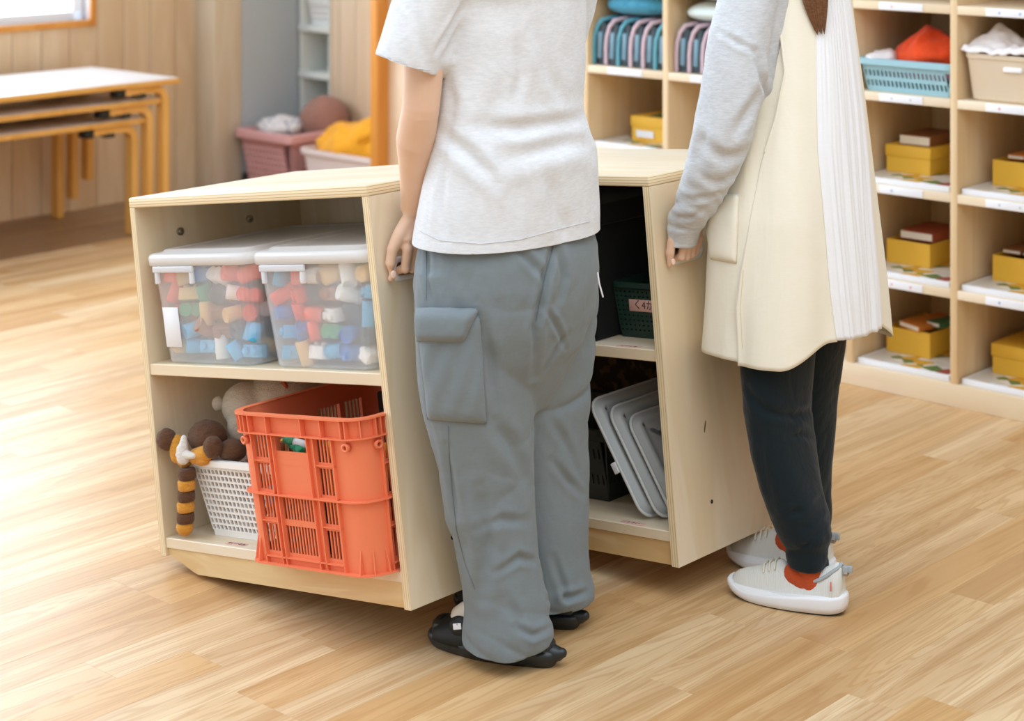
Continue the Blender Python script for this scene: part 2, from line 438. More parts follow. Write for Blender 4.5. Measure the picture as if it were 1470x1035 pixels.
for x, y0, vis in cand:
    q = FLM@V(x+PLEN/2, y0+PWID/2, 0)
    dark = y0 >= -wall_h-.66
    if y0 > -wall_h-.02 or (q@PR) > 6.3: 
        continue
    if q.y < -1.5: continue
    if vis and q.y < 8.6:
        if dark not in proto:
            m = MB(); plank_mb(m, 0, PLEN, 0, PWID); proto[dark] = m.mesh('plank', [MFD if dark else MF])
        o = bpy.data.objects.new('plank', proto[dark]); C.objects.link(o); o.parent = floor; o.location = (x, y0, 0); n += 1
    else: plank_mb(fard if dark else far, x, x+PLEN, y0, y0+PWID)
print('planks', n)
o = far.build('outlying_planks', MF, floor); o['kind'] = 'stuff'
if fard.v: o = fard.build('outlying_dark_planks', MFD, floor); o['kind'] = 'stuff'

# ---- left wall: vertical cedar boards, a window
ML = frame(V(-2.104, 7.786, 0), PR, -HR, UP)
WT0, WT1, WZ0, WZ1 = -5.0, .445, .80, 2.55
m = MB().box(-6, 1.06, .02, .14, 0, WZ0).box(-6, WT0, .02, .14, WZ0, 2.7).box(WT1, 1.06, .02, .14, WZ0, 2.7).box(WT0, WT1, .02, .14, WZ1, 2.7)
wl = struct('wall_left', m, MWALL); wl.matrix_world = ML
bw = .1405; k = 0; x = 1.04
while x > -6:
    x0 = x-bw+.003
    segs = [(0.0, 2.7)]
    if x0 < WT1 and x > WT0: segs = [(0.0, WZ0-.001), (WZ1, 2.7)]
    for z0, z1 in segs:
        if z0 == 0.0 and x0 < WT1 < x:
            mm = MB().box(WT1, x, 0, .02, z0, 2.7, 0); mm.box(x0, WT1, 0, .02, z0, WZ0-.001)
            mm.build('wall_board', MWALL, wl)
        else: MB().rbox(x0, x, 0, .02, z0, z1, .002, seg=1, smooth=False).build('wall_board', MWALL, wl)
    x -= bw
# window: reveal, orange frame, bright pane
win = struct('window_1', MB().box(WT0, WT1, -.012, 0, WZ0-.022, WZ0+.006).box(WT1-.006, WT1+.022, -.012, 0, WZ0-.022, WZ1+.02).box(WT0-.02, WT0, -.012, 0, WZ0-.022, WZ1+.02).box(WT0, WT1, -.012, 0, WZ1, WZ1+.02), MORANGE)
win.matrix_world = ML
MB().box(WT0, WT1, 0, .13, WZ0-.02, WZ0).box(WT1, WT1+.012, 0, .13, WZ0, WZ1).box(WT0, WT1, 0, .13, WZ1, WZ1+.02).build('window_reveal', plain('reveal_white', '#e9dfe2', .6), win)
PANE, nt0, bs0 = newmat('daylit_pane'); bs0.inputs['Base Color'].default_value = (.8, .85, .9, 1); bs0.inputs['Emission Color'].default_value = (.78, .88, 1, 1); bs0.inputs['Emission Strength'].default_value = 6.2
MB().box(WT0, WT1, .09, .096, WZ0, WZ1).build('window_pane', PANE, win)
m = MB().box(WT1-.05, WT1, .06, .1, WZ0, WZ1).box(WT0, WT1, .06, .1, WZ0, WZ0+.04)
for xx in (WT1-1.4, WT1-2.8, WT1-4.2): m.box(xx-.02, xx+.02, .06, .1, WZ0, WZ1)
m.build('window_sash', plain('sash_white', '#e6eaee', .4), win)

MROOM = plain('room_wall', '#c6b8a6', .8, var=.03)
# ---- rest of the room: wall behind the camera and wall on the right, both plain boards
o = struct('wall_front', MB().box(-4.2, 4.2, -.12, 0, 0, 2.7), MROOM); o.matrix_world = frame(V(-1.2, -2.2, 0), V(1, 0, 0), V(0, 1, 0), UP)
o = struct('wall_right', MB().box(0, .12, -4.5, 5.5, 0, 2.7), MROOM); o.matrix_world = frame(V(3.6, 2.0, 0), V(1, 0, 0), V(0, 1, 0), UP)
# ---- closet wall and wall behind the shelves
MC = frame(V(-1.4065, 8.558, 0), HR, PR, UP)
pil = struct('trim_1', MB().rbox(-.02, .1426, -.035, .12, 0, 2.7, .004), MPOST); pil.matrix_world = MC
o = struct('wall_closet', MB().box(.12, .1426, .12, 1.2, 0, 2.7).box(.12, 1.3, 1.18, 1.22, 0, 2.7), GREYWALL); o.matrix_world = MC
o = struct('baseboard_closet', MB().box(.1426, .152, .12, 1.18, 0, .075).box(.15, 1.3, 1.17, 1.18, 0, .075), plain('dark_baseboard', '#4f4a48', .5)); o.matrix_world = MC
o = struct('trim_2', MB().rbox(1.155, 1.197, -.045, .05, 0, 2.7, .003), MORANGE); o.matrix_world = MC
o = struct('wall_back', MB().box(1.197, 7.2, 0.02, .12, 0, 2.7), MWALL2); o.matrix_world = MC
x = 1.197
while x < 1.0:
    b = MB().rbox(x+.0015, x+.1385, 0, .02, 0, 2.7, .002, seg=1, smooth=False).build('wall_board', MWALL2, o); x += .14
o2 = struct('door_1', MB().rbox(.375, 1.3, .45, .48, 0.01, 2.7, .003), MWALL2); o2.matrix_world = MC
for xx in (.375, .43, .535): MB().box(xx, xx+.006, .446, .45, .01, 2.7).build('panel_seam_strip', MPOST, o2)

# closet shelf unit with a white basket
sh = thing('closet_shelf', 'off-white shelf unit at the back of the blue-grey closet', 'shelf', MC@T(.1536, .445, 0))
IV = plain('ivory_metal', '#dde0da', .5)
for z in (.28, .498, .713, .95, 1.25): MB().rbox(0, .218, 0, .45, z-.018, z+.012, .003).build('shelf', IV, sh)
for xx in (0.0, .198): MB().rbox(xx, xx+.02, .01, .44, 0, 1.5, .003).build('side_frame', IV, sh)

def lattice(mb, P0, U, Wv, nu, nv, bar=.35, th=.003, mat=0, margin=(0, 0)):
    """perforated wall: rows and columns of bars spanning parallelogram P0,U,Wv"""
    nrm = U.cross(Wv).normalized()*th/2
    def strip(a0, a1, b0, b1, n2):
        c = [P0+U*a+Wv*b for a, b in ((a0, b0), (a1, b0), (a1, b1), (a0, b1))]
        vs_ = [q-n2 for q in c]+[q+n2 for q in c]
        mb.add(vs_, [(3, 2, 1, 0), (4, 5, 6, 7), (0, 1, 5, 4), (1, 2, 6, 5), (2, 3, 7, 6), (3, 0, 4, 7)], mat)
    for i in range(nu+1):
        t = i/nu; h = bar/nu/2; strip(max(0, t-h), min(1, t+h), 0, 1, nrm)
    for j in range(nv+1):
        t = j/nv; h = bar/nv/2; strip(0, 1, max(0, t-h), min(1, t+h), nrm*.98)
def basket_parts(root, wt, dt, wb, db, h, mat, nu, nd, nv, rim=.012, bar=.35, zlo=.12, zhi=.86, rim_r=.005, gridpart='lattice_wall'):
    """tapered basket: top wt x dt, bottom wb x db; origin centre of the base"""
    def c(z, sx, sy):
        k = z/h; return V(sx*(wb+(wt-wb)*k)/2, sy*(db+(dt-db)*k)/2, z)
    m = MB()
    for (sx, sy), (tx, ty), nn in (((-1, -1), (1, -1), nu), ((1, -1), (1, 1), nd), ((1, 1), (-1, 1), nu), ((-1, 1), (-1, -1), nd)):
        a, b = c(h*zlo, sx, sy), c(h*zlo, tx, ty); d = c(h*zhi, sx, sy)
        lattice(m, a, b-a, d-a, nn, nv, bar, .003)
        e, f = c(h*zhi, sx, sy), c(h*zhi, tx, ty); g_ = c(h, sx, sy); h_ = c(h, tx, ty)
        m.add([e, f, h_, g_], [(0, 1, 2, 3)]); a0, b0 = c(0, sx, sy), c(0, tx, ty)
        m.add([a0, b0, b, a], [(0, 1, 2, 3)])
    m.add([c(.003, -1, -1), c(.003, 1, -1), c(.003, 1, 1), c(.003, -1, 1)], [(0, 1, 2, 3)])
    o = m.build(gridpart, mat, root); md = o.modifiers.new('s', 'SOLIDIFY'); md.thickness = .0022; md.offset = 0
    m = MB(); r = .02; pts = []
    W2, D2 = wt/2+rim/2, dt/2+rim/2
    for cx, cy, a0 in ((W2-r, D2-r, 0), (-W2+r, D2-r, 90), (-W2+r, -D2+r, 180), (W2-r, -D2+r, 270)):
        for k in range(5):
            a = math.radians(a0+k*22.5); pts.append(V(cx+r*math.cos(a), cy+r*math.sin(a), h))
    prof = [(-rim/2, -rim_r*1.6), (rim/2, -rim_r*2.4), (rim/2, rim_r*.6), (rim/4, rim_r), (-rim/2, rim_r)]
    rings = []
    for i, p in enumerate(pts):
        n_ = V(p.x, p.y, 0); 
        cxx = V(max(-W2+r, min(W2-r, p.x)), max(-D2+r, min(D2-r, p.y)), 0); n_ = (n_-cxx).normalized()
        rings.append([p+n_*a+UP*b for a, b in prof])
    rings.append(rings[0]); m.loft(rings, 0, False, False)
    m.build('rim', mat, root)
wb_ = thing('plastic_basket', 'white slotted basket on the upper shelf of the closet', 'basket', MC@T(.155+.118, .60, .727)); basket_parts(wb_, .15, .26, .13, .22, .12, WHPL, 14, 12, 3, zlo=.1, zhi=.8)

pk = thing('laundry_basket', 'pink woven-pattern plastic laundry basket on the closet floor', 'basket', MC@T(.365, .25, .002))
basket_parts(pk, .335, .36, .27, .29, .275, PINK, 12, 12, 8, rim=.026, bar=.42, zlo=.06, zhi=.86, rim_r=.01)
# cushion and cloth in the pink basket
def wob(amp, sc, seed=0):
    return lambda q: q+(Vector(nvec(q*sc+V(seed, 0, 0)))*amp)
m = MB().ball(V(0, 0, 0), .12, .10, .12, n=28, fn=wob(.012, 14, 3))
o = m.build('knitted_cushion', fabric('brown_knit', '#a97b6b', '#8d6356', heather=.8, weave=120, k=.8, dist=.006)); o.matrix_world = MC@T(.46, .34, .315)
tag(o, 'round brown-pink knitted cushion in the pink laundry basket', 'cushion')
SPOT, nts, bss = newmat('spotted_cloth'); vo = nts.nodes.new('ShaderNodeTexVoronoi'); nts.links.new(coords(nts), vo.inputs['Vector']); vo.inputs['Scale'].default_value = 42
nts.links.new(mix(nts, ramp(nts, vo.outputs['Distance'], [(.28, 1.0), (.36, 0.0)]), srgb('#dcd6d2'), srgb('#6d6f96')), bss.inputs['Base Color']); bss.inputs['Roughness'].default_value = .9
m = MB().ball(V(0, 0, 0), .115, .11, .055, n=28, fn=wob(.02, 12, 9))
o = m.build('spotted_cloth', SPOT); o.matrix_world = MC@T(.30, .22, .282); tag(o, 'folded white cloth with dark spots in the pink laundry basket', 'cloth')

# bin with yellow cloth, in front of the recessed panel
yb = thing('storage_bin', 'low whitish plastic bin of yellow cloths by the orange post', 'bin', MC@T(.895, .21, .002))
m = MB(); 
def tub(mb, wt, dt, wb, db, h, r=.03, t=.003, n=5, mat=0, inner=True, x0=0, y0=0, z0=0, rimw=0.0, rimh=.0):
    def ring(w_, d_, z, rr):
        pts = []
        for cx, cy, a0 in ((w_/2-rr, d_/2-rr, 0), (-w_/2+rr, d_/2-rr, 90), (-w_/2+rr, -d_/2+rr, 180), (w_/2-rr, -d_/2+rr, 270)):
            for k in range(n):
                a = math.radians(a0+k*90/(n-1)); pts.append(V(x0+cx+rr*math.cos(a), y0+cy+rr*math.sin(a), z0+z))
        return pts
    rr = [ring(wb-.01, db-.01, 0, r), ring(wb, db, .006, r), ring(wt, dt, h, r)]
    if rimw: rr = rr[:2]+[ring(wt, dt, h-rimh, r), ring(wt+2*rimw, dt+2*rimw, h-rimh, r+rimw), ring(wt+2*rimw, dt+2*rimw, h, r+rimw)]
    if inner: rr += [ring(wt-2*t, dt-2*t, h, r), ring(wb-2*t, db-2*t, t+.002, r)]
    mb.loft(rr, mat, True, False)
    return ring
tub(m, .50, .37, .44, .31, .25, rimw=.014, rimh=.02, r=.04)
m.build('tub', plain('milky_bin', '#e6d8d4', .35), yb)
YC = fabric('yellow_cloth', '#f0b030', '#e88a1c', heather=.75, weave=300)
def cloth_heap(name, label, cat, M, rx, ry, rz, mat, amp=.035, sc=9, seed=1, group=None, n=44, peak=None):
    def fn(q):
        v = Vector(nvec(q*sc+V(seed, seed*2, 0)))*amp
        r = 1-abs(noise.noise(q*sc*1.3+V(0, seed, 4)))*.30
        p = V(q.x*r, q.y*r, q.z*r)+v
        if peak: 
            dx, dy, hgt, wd = peak; p.z += hgt*math.exp(-((p.x-dx)**2+(p.y-dy)**2)/wd**2)*(1 if q.z > 0 else 0)
        p.z = max(p.z, -rz*.55); return p
    o = MB().ball(V(0, 0, 0), rx, ry, rz, n=n, fn=fn).build(name, mat); o.matrix_world = M
    return tag(o, label, cat, group)
cloth_heap('yellow_cloth', 'yellow cloth heap with orange streaks piled in the whitish bin', 'cloth', MC@T(.88, .20, .255), .285, .17, .11, YC, .035, 10, 3, peak=(.18, .04, .15, .12))

# ================================================================== stacked low tables by the left wall
def table(name, label, dh, dp, dz, k):
    """low table: white top with beech edge, four bent-wood legs; local x along PR, y along HR (towards the room)"""
    Mx = frame(V(-1.893, 7.89, 0), PR, HR, V(0, 0, 1))
    # right-handed frame: x = HR, y = PR
    Mx = frame(V(-1.893, 7.89, 0)+HR*dh+PR*dp+UP*dz, HR, PR, UP)
    t = thing(name, label, 'table', Mx, 'stacked low tables')
    Wd, Ln, Hh = .60, 1.5, .465
    x0, x1, y1 = -.045, .555, .055; y0 = y1-Ln
    m = MB().rbox(x0, x1, y0, y1, Hh-.024, Hh-.003, .004); m.build('tabletop_core', MTABLE, t)
    MB().rbox(x0+.006, x1-.006, y0+.006, y1-.006, Hh-.003, Hh, .001).build('white_top', WHITEM, t)['label'] = 'white laminate surface'
    for lx in (0.0, .51):
        for ly, s in ((0.0, -1), (y0+.055, 1)):
            # bent lamination: horizontal arm under the top, then a rounded corner and a straight upright
            pts = []; r = .05; ztop = Hh-.024-.015
            pts.append(V(lx, ly+s*.22, ztop)); pts.append(V(lx, ly+s*(r+.0), ztop))
            for a in range(1, 6):
                A = a*PI/10; pts.append(V(lx, ly+s*r-s*r*math.sin(A), ztop-r+r*math.cos(A)))
            pts.append(V(lx, ly, .0))
            rings = []
            for i, p in enumerate(pts):
                tt = (pts[min(i+1, len(pts)-1)]-pts[max(i-1, 0)]).normalized(); nn = V(1, 0, 0); b = tt.cross(nn)
                rings.append([p+nn*.024+b*.0145, p-nn*.024+b*.0145, p-nn*.024-b*.0145, p+nn*.024-b*.0145])
            l = MB().loft(rings, 0, True, False).build('leg', MTABLEZ, t, bevel=.003)
            MB().rbox(lx-.028, lx+.028, ly+s*.20, ly+s*.235, ztop-.02, ztop+.012, .003).build('clip', DARK, l)
            MB().rbox(lx-.026, lx+.026, ly+s*.10, ly+s*.135, ztop-.028, ztop-.012, .003).build('stacking_pad', DARK, l)
    return t
for k in range(3):
    table('low_table', ['low white-topped beech table at the bottom of the stack, feet on the floor', 'low white-topped beech table in the middle of the stack of three', 'low white-topped beech table on top of the stack, its white top bare'][k], .034*k, .05*k, .0765*k, k)

# ================================================================== pigeonhole shelf at the back right
MS = frame(V(1.0255, 5.333, 0), HR, PR, UP)
DV = [-1.067, -.7463, -.4168, -.0873, .2422, .5717, .9012]
LV = [.062, .318, .58, .838, 1.095, 1.352, 1.61]
SD = .44
ss = thing('pigeonhole_shelf', 'long pale wooden pigeonhole shelf along the back of the room', 'shelf', MS)
for x in DV: MB().rbox(x-.0105, x+.0105, 0, SD, .062, 1.61, .0015).build('divider', MSHZ, ss)
for i, z in enumerate(LV):
    if i in (0, 6):
        MB().rbox(DV[0]-.0105, DV[-1]+.0105, -.002, SD, z-.062 if i == 0 else z-.001, z if i == 0 else z+.022, .0015).build('base_board' if i == 0 else 'top_board', MSHX, ss)
    else:
        for a, b in zip(DV[:-1], DV[1:]):
            MB().rbox(a+.0105, b-.0105, 0, SD, z-.024, z, .0015).build('shelf_board', MSHX, ss)
MB().box(DV[0]-.0105, DV[-1]+.0105, SD, SD+.006, 0, 1.632).build('back_panel', MSHZ, ss)
LBL = plain('label_strip', '#eef0f6', .3)
for i, z in enumerate(LV[1:6]):
    for j, (a, b) in enumerate(zip(DV[:-1], DV[1:])):
        o = MB().rbox((a+b)/2-.068, (a+b)/2+.07, -.0022, .001, z-.023, z-.001, .001).build('label_strip', LBL, ss)
        mk = MB()
        for q in range(2 if (i+j) % 2 else 1): mk.box((a+b)/2-.03+q*.06, (a+b)/2-.024+q*.06, -.0026, -.0021, z-.016, z-.009)
        mk.build('sticker_dot', plain('dot%d%d' % (i, j), ['#e2a7a0', '#9fb4d6', '#c9c9d2'][(i+j) % 3], .6), o)

# --- things in the pigeonholes
def cell(c, r): return (DV[c]+DV[c+1])/2, LV[r]
BOOKART, ntb, bsb = newmat('picture_book_cover'); vo = ntb.nodes.new('ShaderNodeTexVoronoi'); ntb.links.new(coords(ntb), vo.inputs['Vector']); vo.inputs['Scale'].default_value = 22
hs = nt = None
rr_ = ntb.nodes.new('ShaderNodeValToRGB'); sp = ntb.nodes.new('ShaderNodeSeparateColor'); ntb.links.new(vo.outputs['Color'], sp.inputs[0]); ntb.links.new(sp.outputs[0], rr_.inputs[0])
el = rr_.color_ramp.elements; rr_.color_ramp.interpolation = 'CONSTANT'
cols = ['#e9e4da', '#e9e4da', '#d9a83e', '#5d7d4c', '#a2514a', '#d8d3ca']
while len(el) < 6: el.new(.5)
for i, c_ in enumerate(cols): el[i].position = i/6; el[i].color = srgb(c_)
ntb.links.new(rr_.outputs[0], bsb.inputs['Base Color']); bsb.inputs['Roughness'].default_value = .4
def picture_book(x, z, label, w=.29, d=.30, y=.012, rot=0):
    t = thing('picture_book', label, 'book', MS@T(x, y+d/2, z+.0005)@R('Z', rot), 'picture books under the yellow boxes')
    MB().rbox(-w/2, w/2, -d/2, d/2, 0, .003, .001).rbox(-w/2, w/2, -d/2, d/2, .0125, .0155, .001).rbox(-w/2, w/2, -d/2, -d/2+.004, 0, .0155, .002).build('cover', PAPER, t)
    MB().box(-w/2+.004, w/2-.004, -d/2+.004, d/2-.004, .003, .0125).build('pages', plain('pages', '#e7e2d6', .8), t)
    MB().box(-w/2+.008, w/2-.008, -d/2+.01, d/2-.008, .0155, .0159).build('printed_picture', BOOKART, t)
def yellow_box(x, y, z, label, w=.14, d=.21, h=.075, lid=False, lidoff=None, seam=.6):
    t = thing('yellow_box', label, 'box', MS@T(x, y, z), 'yellow card boxes in the pigeonholes')
    m = MB(); tk = .003
    m.box(0, w, 0, d, 0, tk); m.box(0, w, 0, tk, tk, h); m.box(0, w, d-tk, d, tk, h); m.box(0, tk, tk, d-tk, tk, h); m.box(w-tk, w, tk, d-tk, tk, h)
    m.build('tray', YEL, t, bevel=.001)
    if lid: MB().rbox(-.003, w+.003, -.003, d+.003, h*seam, h+.003, .002).build('lid', YEL, t)
    else: MB().box(tk, w-tk, tk, d-tk, tk, h*.8).build('filling', plain('brown_paper', '#a8722e', .8), t)
    return t
def book(name, x, y, z, w, d, h, label, cov, rot=0, tilt=0, group=None):
    t = thing(name, label, 'book', MS@T(x, y, z)@R('Z', rot)@R('Y', tilt), group)
    MB().rbox(0, w, 0, d, 0, .002, .0008).rbox(0, w, 0, d, h-.002, h, .0008).rbox(w-.003, w, 0, d, 0, h, .001).build('cover', cov, t)
    MB().box(.0, w-.003, .003, d-.003, .002, h-.002).build('pages', plain('book_pages', '#e9e2d2', .8), t)
REDB = plain('red_brown_cover', '#a14c30', .5); BRNB = plain('brown_cover', '#8d5a34', .5); GRNB = plain('green_cover', '#3c6b45', .5); ORB = plain('orange_cover', '#cf7f34', .5)
# column 4 (between the people's right and the long divider)
yz = .0165
picture_book(.077, LV[2], 'white picture book under the closed yellow box with a pale book on top')
yellow_box(-.045, .13, LV[2]+yz, 'closed yellow box with a pale brown-backed book on it', lid=True)
book('small_book', -.015, .15, LV[2]+yz+.079, .10, .17, .028, 'thick pale book with brown cover lying on the closed yellow box', BRNB)
picture_book(.077, LV[1], 'white picture book under the open yellow box holding a red-spined book')
yellow_box(-.045, .13, LV[1]+yz, 'open yellow box with a cream and red-brown book lying on it', h=.068)
book('small_book', -.012, .15, LV[1]+yz+.0705, .105, .17, .024, 'cream-paged book with red-brown cover on the open yellow box', REDB)
picture_book(.077, LV[0], 'white picture book under the yellow box at the shelf bottom beside the apron')
yellow_box(-.045, .13, LV[0]+yz, 'yellow box on the lowest shelf holding orange and green books, beside the apron', h=.072)
book('small_book', -.01, .14, LV[0]+yz+.0755, .075, .17, .016, 'orange book lying tilted on the lowest yellow box beside the apron', ORB, rot=-12, tilt=4)
book('small_book', .055, .18, LV[0]+yz+.0805, .05, .14, .014, 'green book beside the orange book on the lowest yellow box', GRNB, rot=-12)
# column 5 at the right edge
for r_, lb, lid in ((2, 'of the second open row at the right edge', False), (1, 'of the third row at the right edge', False), (0, 'on the bottom shelf at the right edge', True)):
    picture_book(.405, LV[r_], 'white picture book under the yellow box '+lb)
    yellow_box(.295, .12, LV[r_]+yz, ('closed' if lid else 'open')+' yellow box '+lb, w=.165, lid=lid, h=.08 if lid else .07)
book('small_book', .325, .15, LV[2]+yz+.0725, .05, .15, .012, 'orange-brown book on the yellow box, second row at right edge', ORB); book('small_book', .382, .15, LV[2]+yz+.0725, .06, .15, .012, 'orange book right of its twin on the yellow box at right edge', ORB)
book('small_book', .31, .15, LV[1]+yz+.0725, .055, .15, .012, 'brown book on the yellow box, third row at right edge', BRNB); book('small_book', .37, .15, LV[1]+yz+.0725, .06, .15, .010, 'dark green book on the yellow box, third row at right edge', GRNB)
# first column (left, above the second cabinet)
picture_book(-.90, LV[2], 'white picture book under the yellow box above the second cabinet', w=.29)
yb2 = yellow_box(-.965, .11, LV[2]+yz, 'yellow box with a green lid panel above the second cabinet', w=.15, lid=True)
MB().box(.05, .149, .02, .2, .0782, .0788).build('green_sheet', GRNB, yb2); MB().box(.02, .09, -.0036, -.003, .012, .034).build('blank_label', PAPER, yb2)

# blue basket with orange and white cloths
bb = thing('blue_basket', 'pale blue slotted basket of orange cloth on the upper shelf', 'basket', MS@T(.082, .17, LV[3]+.001))
basket_parts(bb, .285, .30, .255, .27, .088, BLUEB, 20, 20, 2, rim=.016, bar=.34, zlo=.1, zhi=.74, rim_r=.005)
OC = fabric('orange_cloth', '#ee5426', '#d8401a', heather=.5, weave=300)
cloth_heap('mauve_cloth', 'mauve cloth lying in the bottom of the pale blue basket', 'cloth', MS@T(.082, .17, LV[3]+.045), .125, .135, .035, fabric('mauve_cloth', '#c08f9f', '#8f7f92', heather=.6, weave=300), .01, 16, 12)
cloth_heap('orange_cloth', 'crumpled bright orange cloth in the pale blue basket', 'cloth', MS@T(.098, .16, LV[3]+.100), .120, .12, .062, OC, .022, 16, 5, peak=(.0, -.03, .02, .05))
WC = fabric('white_cloth', '#f2eeee', '#e4d8d8', heather=.4, weave=300)
cloth_heap('white_cloth', 'small crumpled white cloth left of the orange cloth', 'cloth', MS@T(-.022, .07, LV[3]+.085), .05, .06, .028, WC, .014, 26, 8, n=28)
# beige box with white towel
be = thing('beige_box', 'beige plastic box with slot handle under a white towel', 'box', MS@T(.411, .15, LV[3]+.001))
m = MB(); tub(m, .285, .27, .262, .25, .128, r=.018, rimw=.004, rimh=.012); m.build('tub', BEIGE, be)
m = MB().rbox(-.028, .028, -.141, -.130, .083, .098, .005); m.build('slot_handle', plain('slot_white', '#f4f4f6', .5), be)['label'] = 'white slot handle'
def towel(u, v):
    x = (u-.5)*.30; y = (v-.5)*.285
    z = .012*noise.noise(V(x*18, y*18, 2))+.010*noise.noise(V(x*45, y*45, 5))+.055*math.exp(-((x+.09)**2+(y+.03)**2)/.0022)+.012
    edge = max(0, abs(x)-.143, abs(y)-.135)
    return V(x, y, z-edge*1.6)
o = MB().grid(towel, 50, 50).build('white_towel', WC, solid=.005); o.matrix_world = MS@T(.411, .15, LV[3]+.135); tag(o, 'crumpled white towel lying over the beige box', 'towel')
# striped cases
TEALB = plain('teal_case', '#1c323b', .35, var=.1); BLGR = plain('blue_grey_case', '#6f93a5', .4)
def case(x, z, band, label, grp):
    t = thing('hard_case', label, 'case', MS@T(x, .03, z+.001)@R('Y', 3), grp)
    w_, h_, d_ = .046, .142, .27
    def out(s, k=0.0):
        pts = []
        for i in range(14):
            a = PI*i/13; pts.append((-(w_/2*s)*math.cos(a), h_-.04+(.04)*math.sin(a)*s))
        return [(-w_/2*s, .012)]+[(-w_/2*s+.006, .002)]+[(w_/2*s-.006, .002)]+[(w_/2*s, .012)]+pts[::-1]
    rings = [[V(px_, y, pz) for px_, pz in out(s)] for y, s in ((0.0, .8), (.008, .97), (.02, 1), (d_-.02, 1), (d_, .85))]
    MB().loft(rings, 0, True, True).build('shell', TEALB, t)
    MB().rbox(-.013, .006, -.004, .006, .02, .105, .003).build('clasp', BLGR, t)
    MB().rbox(.008, .017, -.003, .006, .03, .12, .003).build('side_fold', plain('case_shade', '#16323b', .4), t)
    pts = [V(-w_/2-.001, -.003, .005), V(-w_/2-.003, -.004, .05), V(-w_/2-.001, -.004, .09), V(-w_/2+.008, -.003, .122), V(.0, .0, .143), V(.012, .05, .150), V(.014, .12, .150)]
    MB().tube(pts, .0078, 8, flat=.7).build('carry_band', band, t)
PKB = plain('pink_band', '#cdb4be', .5); TLB = plain('teal_band', '#5aa0b2', .5)
for i, (xx, bd) in enumerate(((-1.03, TLB), (-.98, PKB), (-.93, TLB), (-.88, PKB), (-.83, PKB), (-.782, TLB))):
    case(xx, LV[3], bd, 'teal case with %s band, %s in the left pigeonhole' % (['turquoise', 'pink'][bd is PKB], ['first', 'second', 'third', 'fourth', 'fifth', 'last'][i]), 'teal cases in the left pigeonhole')
for i, (xx, bd) in enumerate(((-.70, PKB), (-.65, PKB), (-.60, PKB), (-.55, PKB), (-.50, TLB))):
    case(xx, LV[3], bd, 'teal case with %s band, %s in the second pigeonhole' % (['turquoise', 'pink'][bd is PKB], ['first', 'second', 'third', 'fourth', 'last'][i]), 'teal cases in the second pigeonhole')
def pillow(name, label, M, rx, ry, rz, mat):
    def fn(q):
        s = 1; return V(math.copysign(abs(q.x/rx)**.6*rx, q.x), math.copysign(abs(q.y/ry)**.6*ry, q.y), q.z)+Vector(nvec(q*12))*.006
    o = MB().ball(V(0, 0, 0), rx, ry, rz, n=28, fn=fn).build(name, mat); o.matrix_world = M; return tag(o, label, 'cushion')
pillow('cushion', 'sky-blue cushion lying on the teal cases in the left pigeonhole', MS@T(-.91, .17, LV[3]+.195), .14, .14, .038, fabric('blue_fabric', '#57a8c8', '#2d7ba0', heather=.8))
pillow('cushion', 'pale mint-white cushion on the teal cases in the second pigeonhole', MS@T(-.60, .17, LV[3]+.185), .13, .14, .03, fabric('mint_fabric', '#dff0f0', rough=.8))
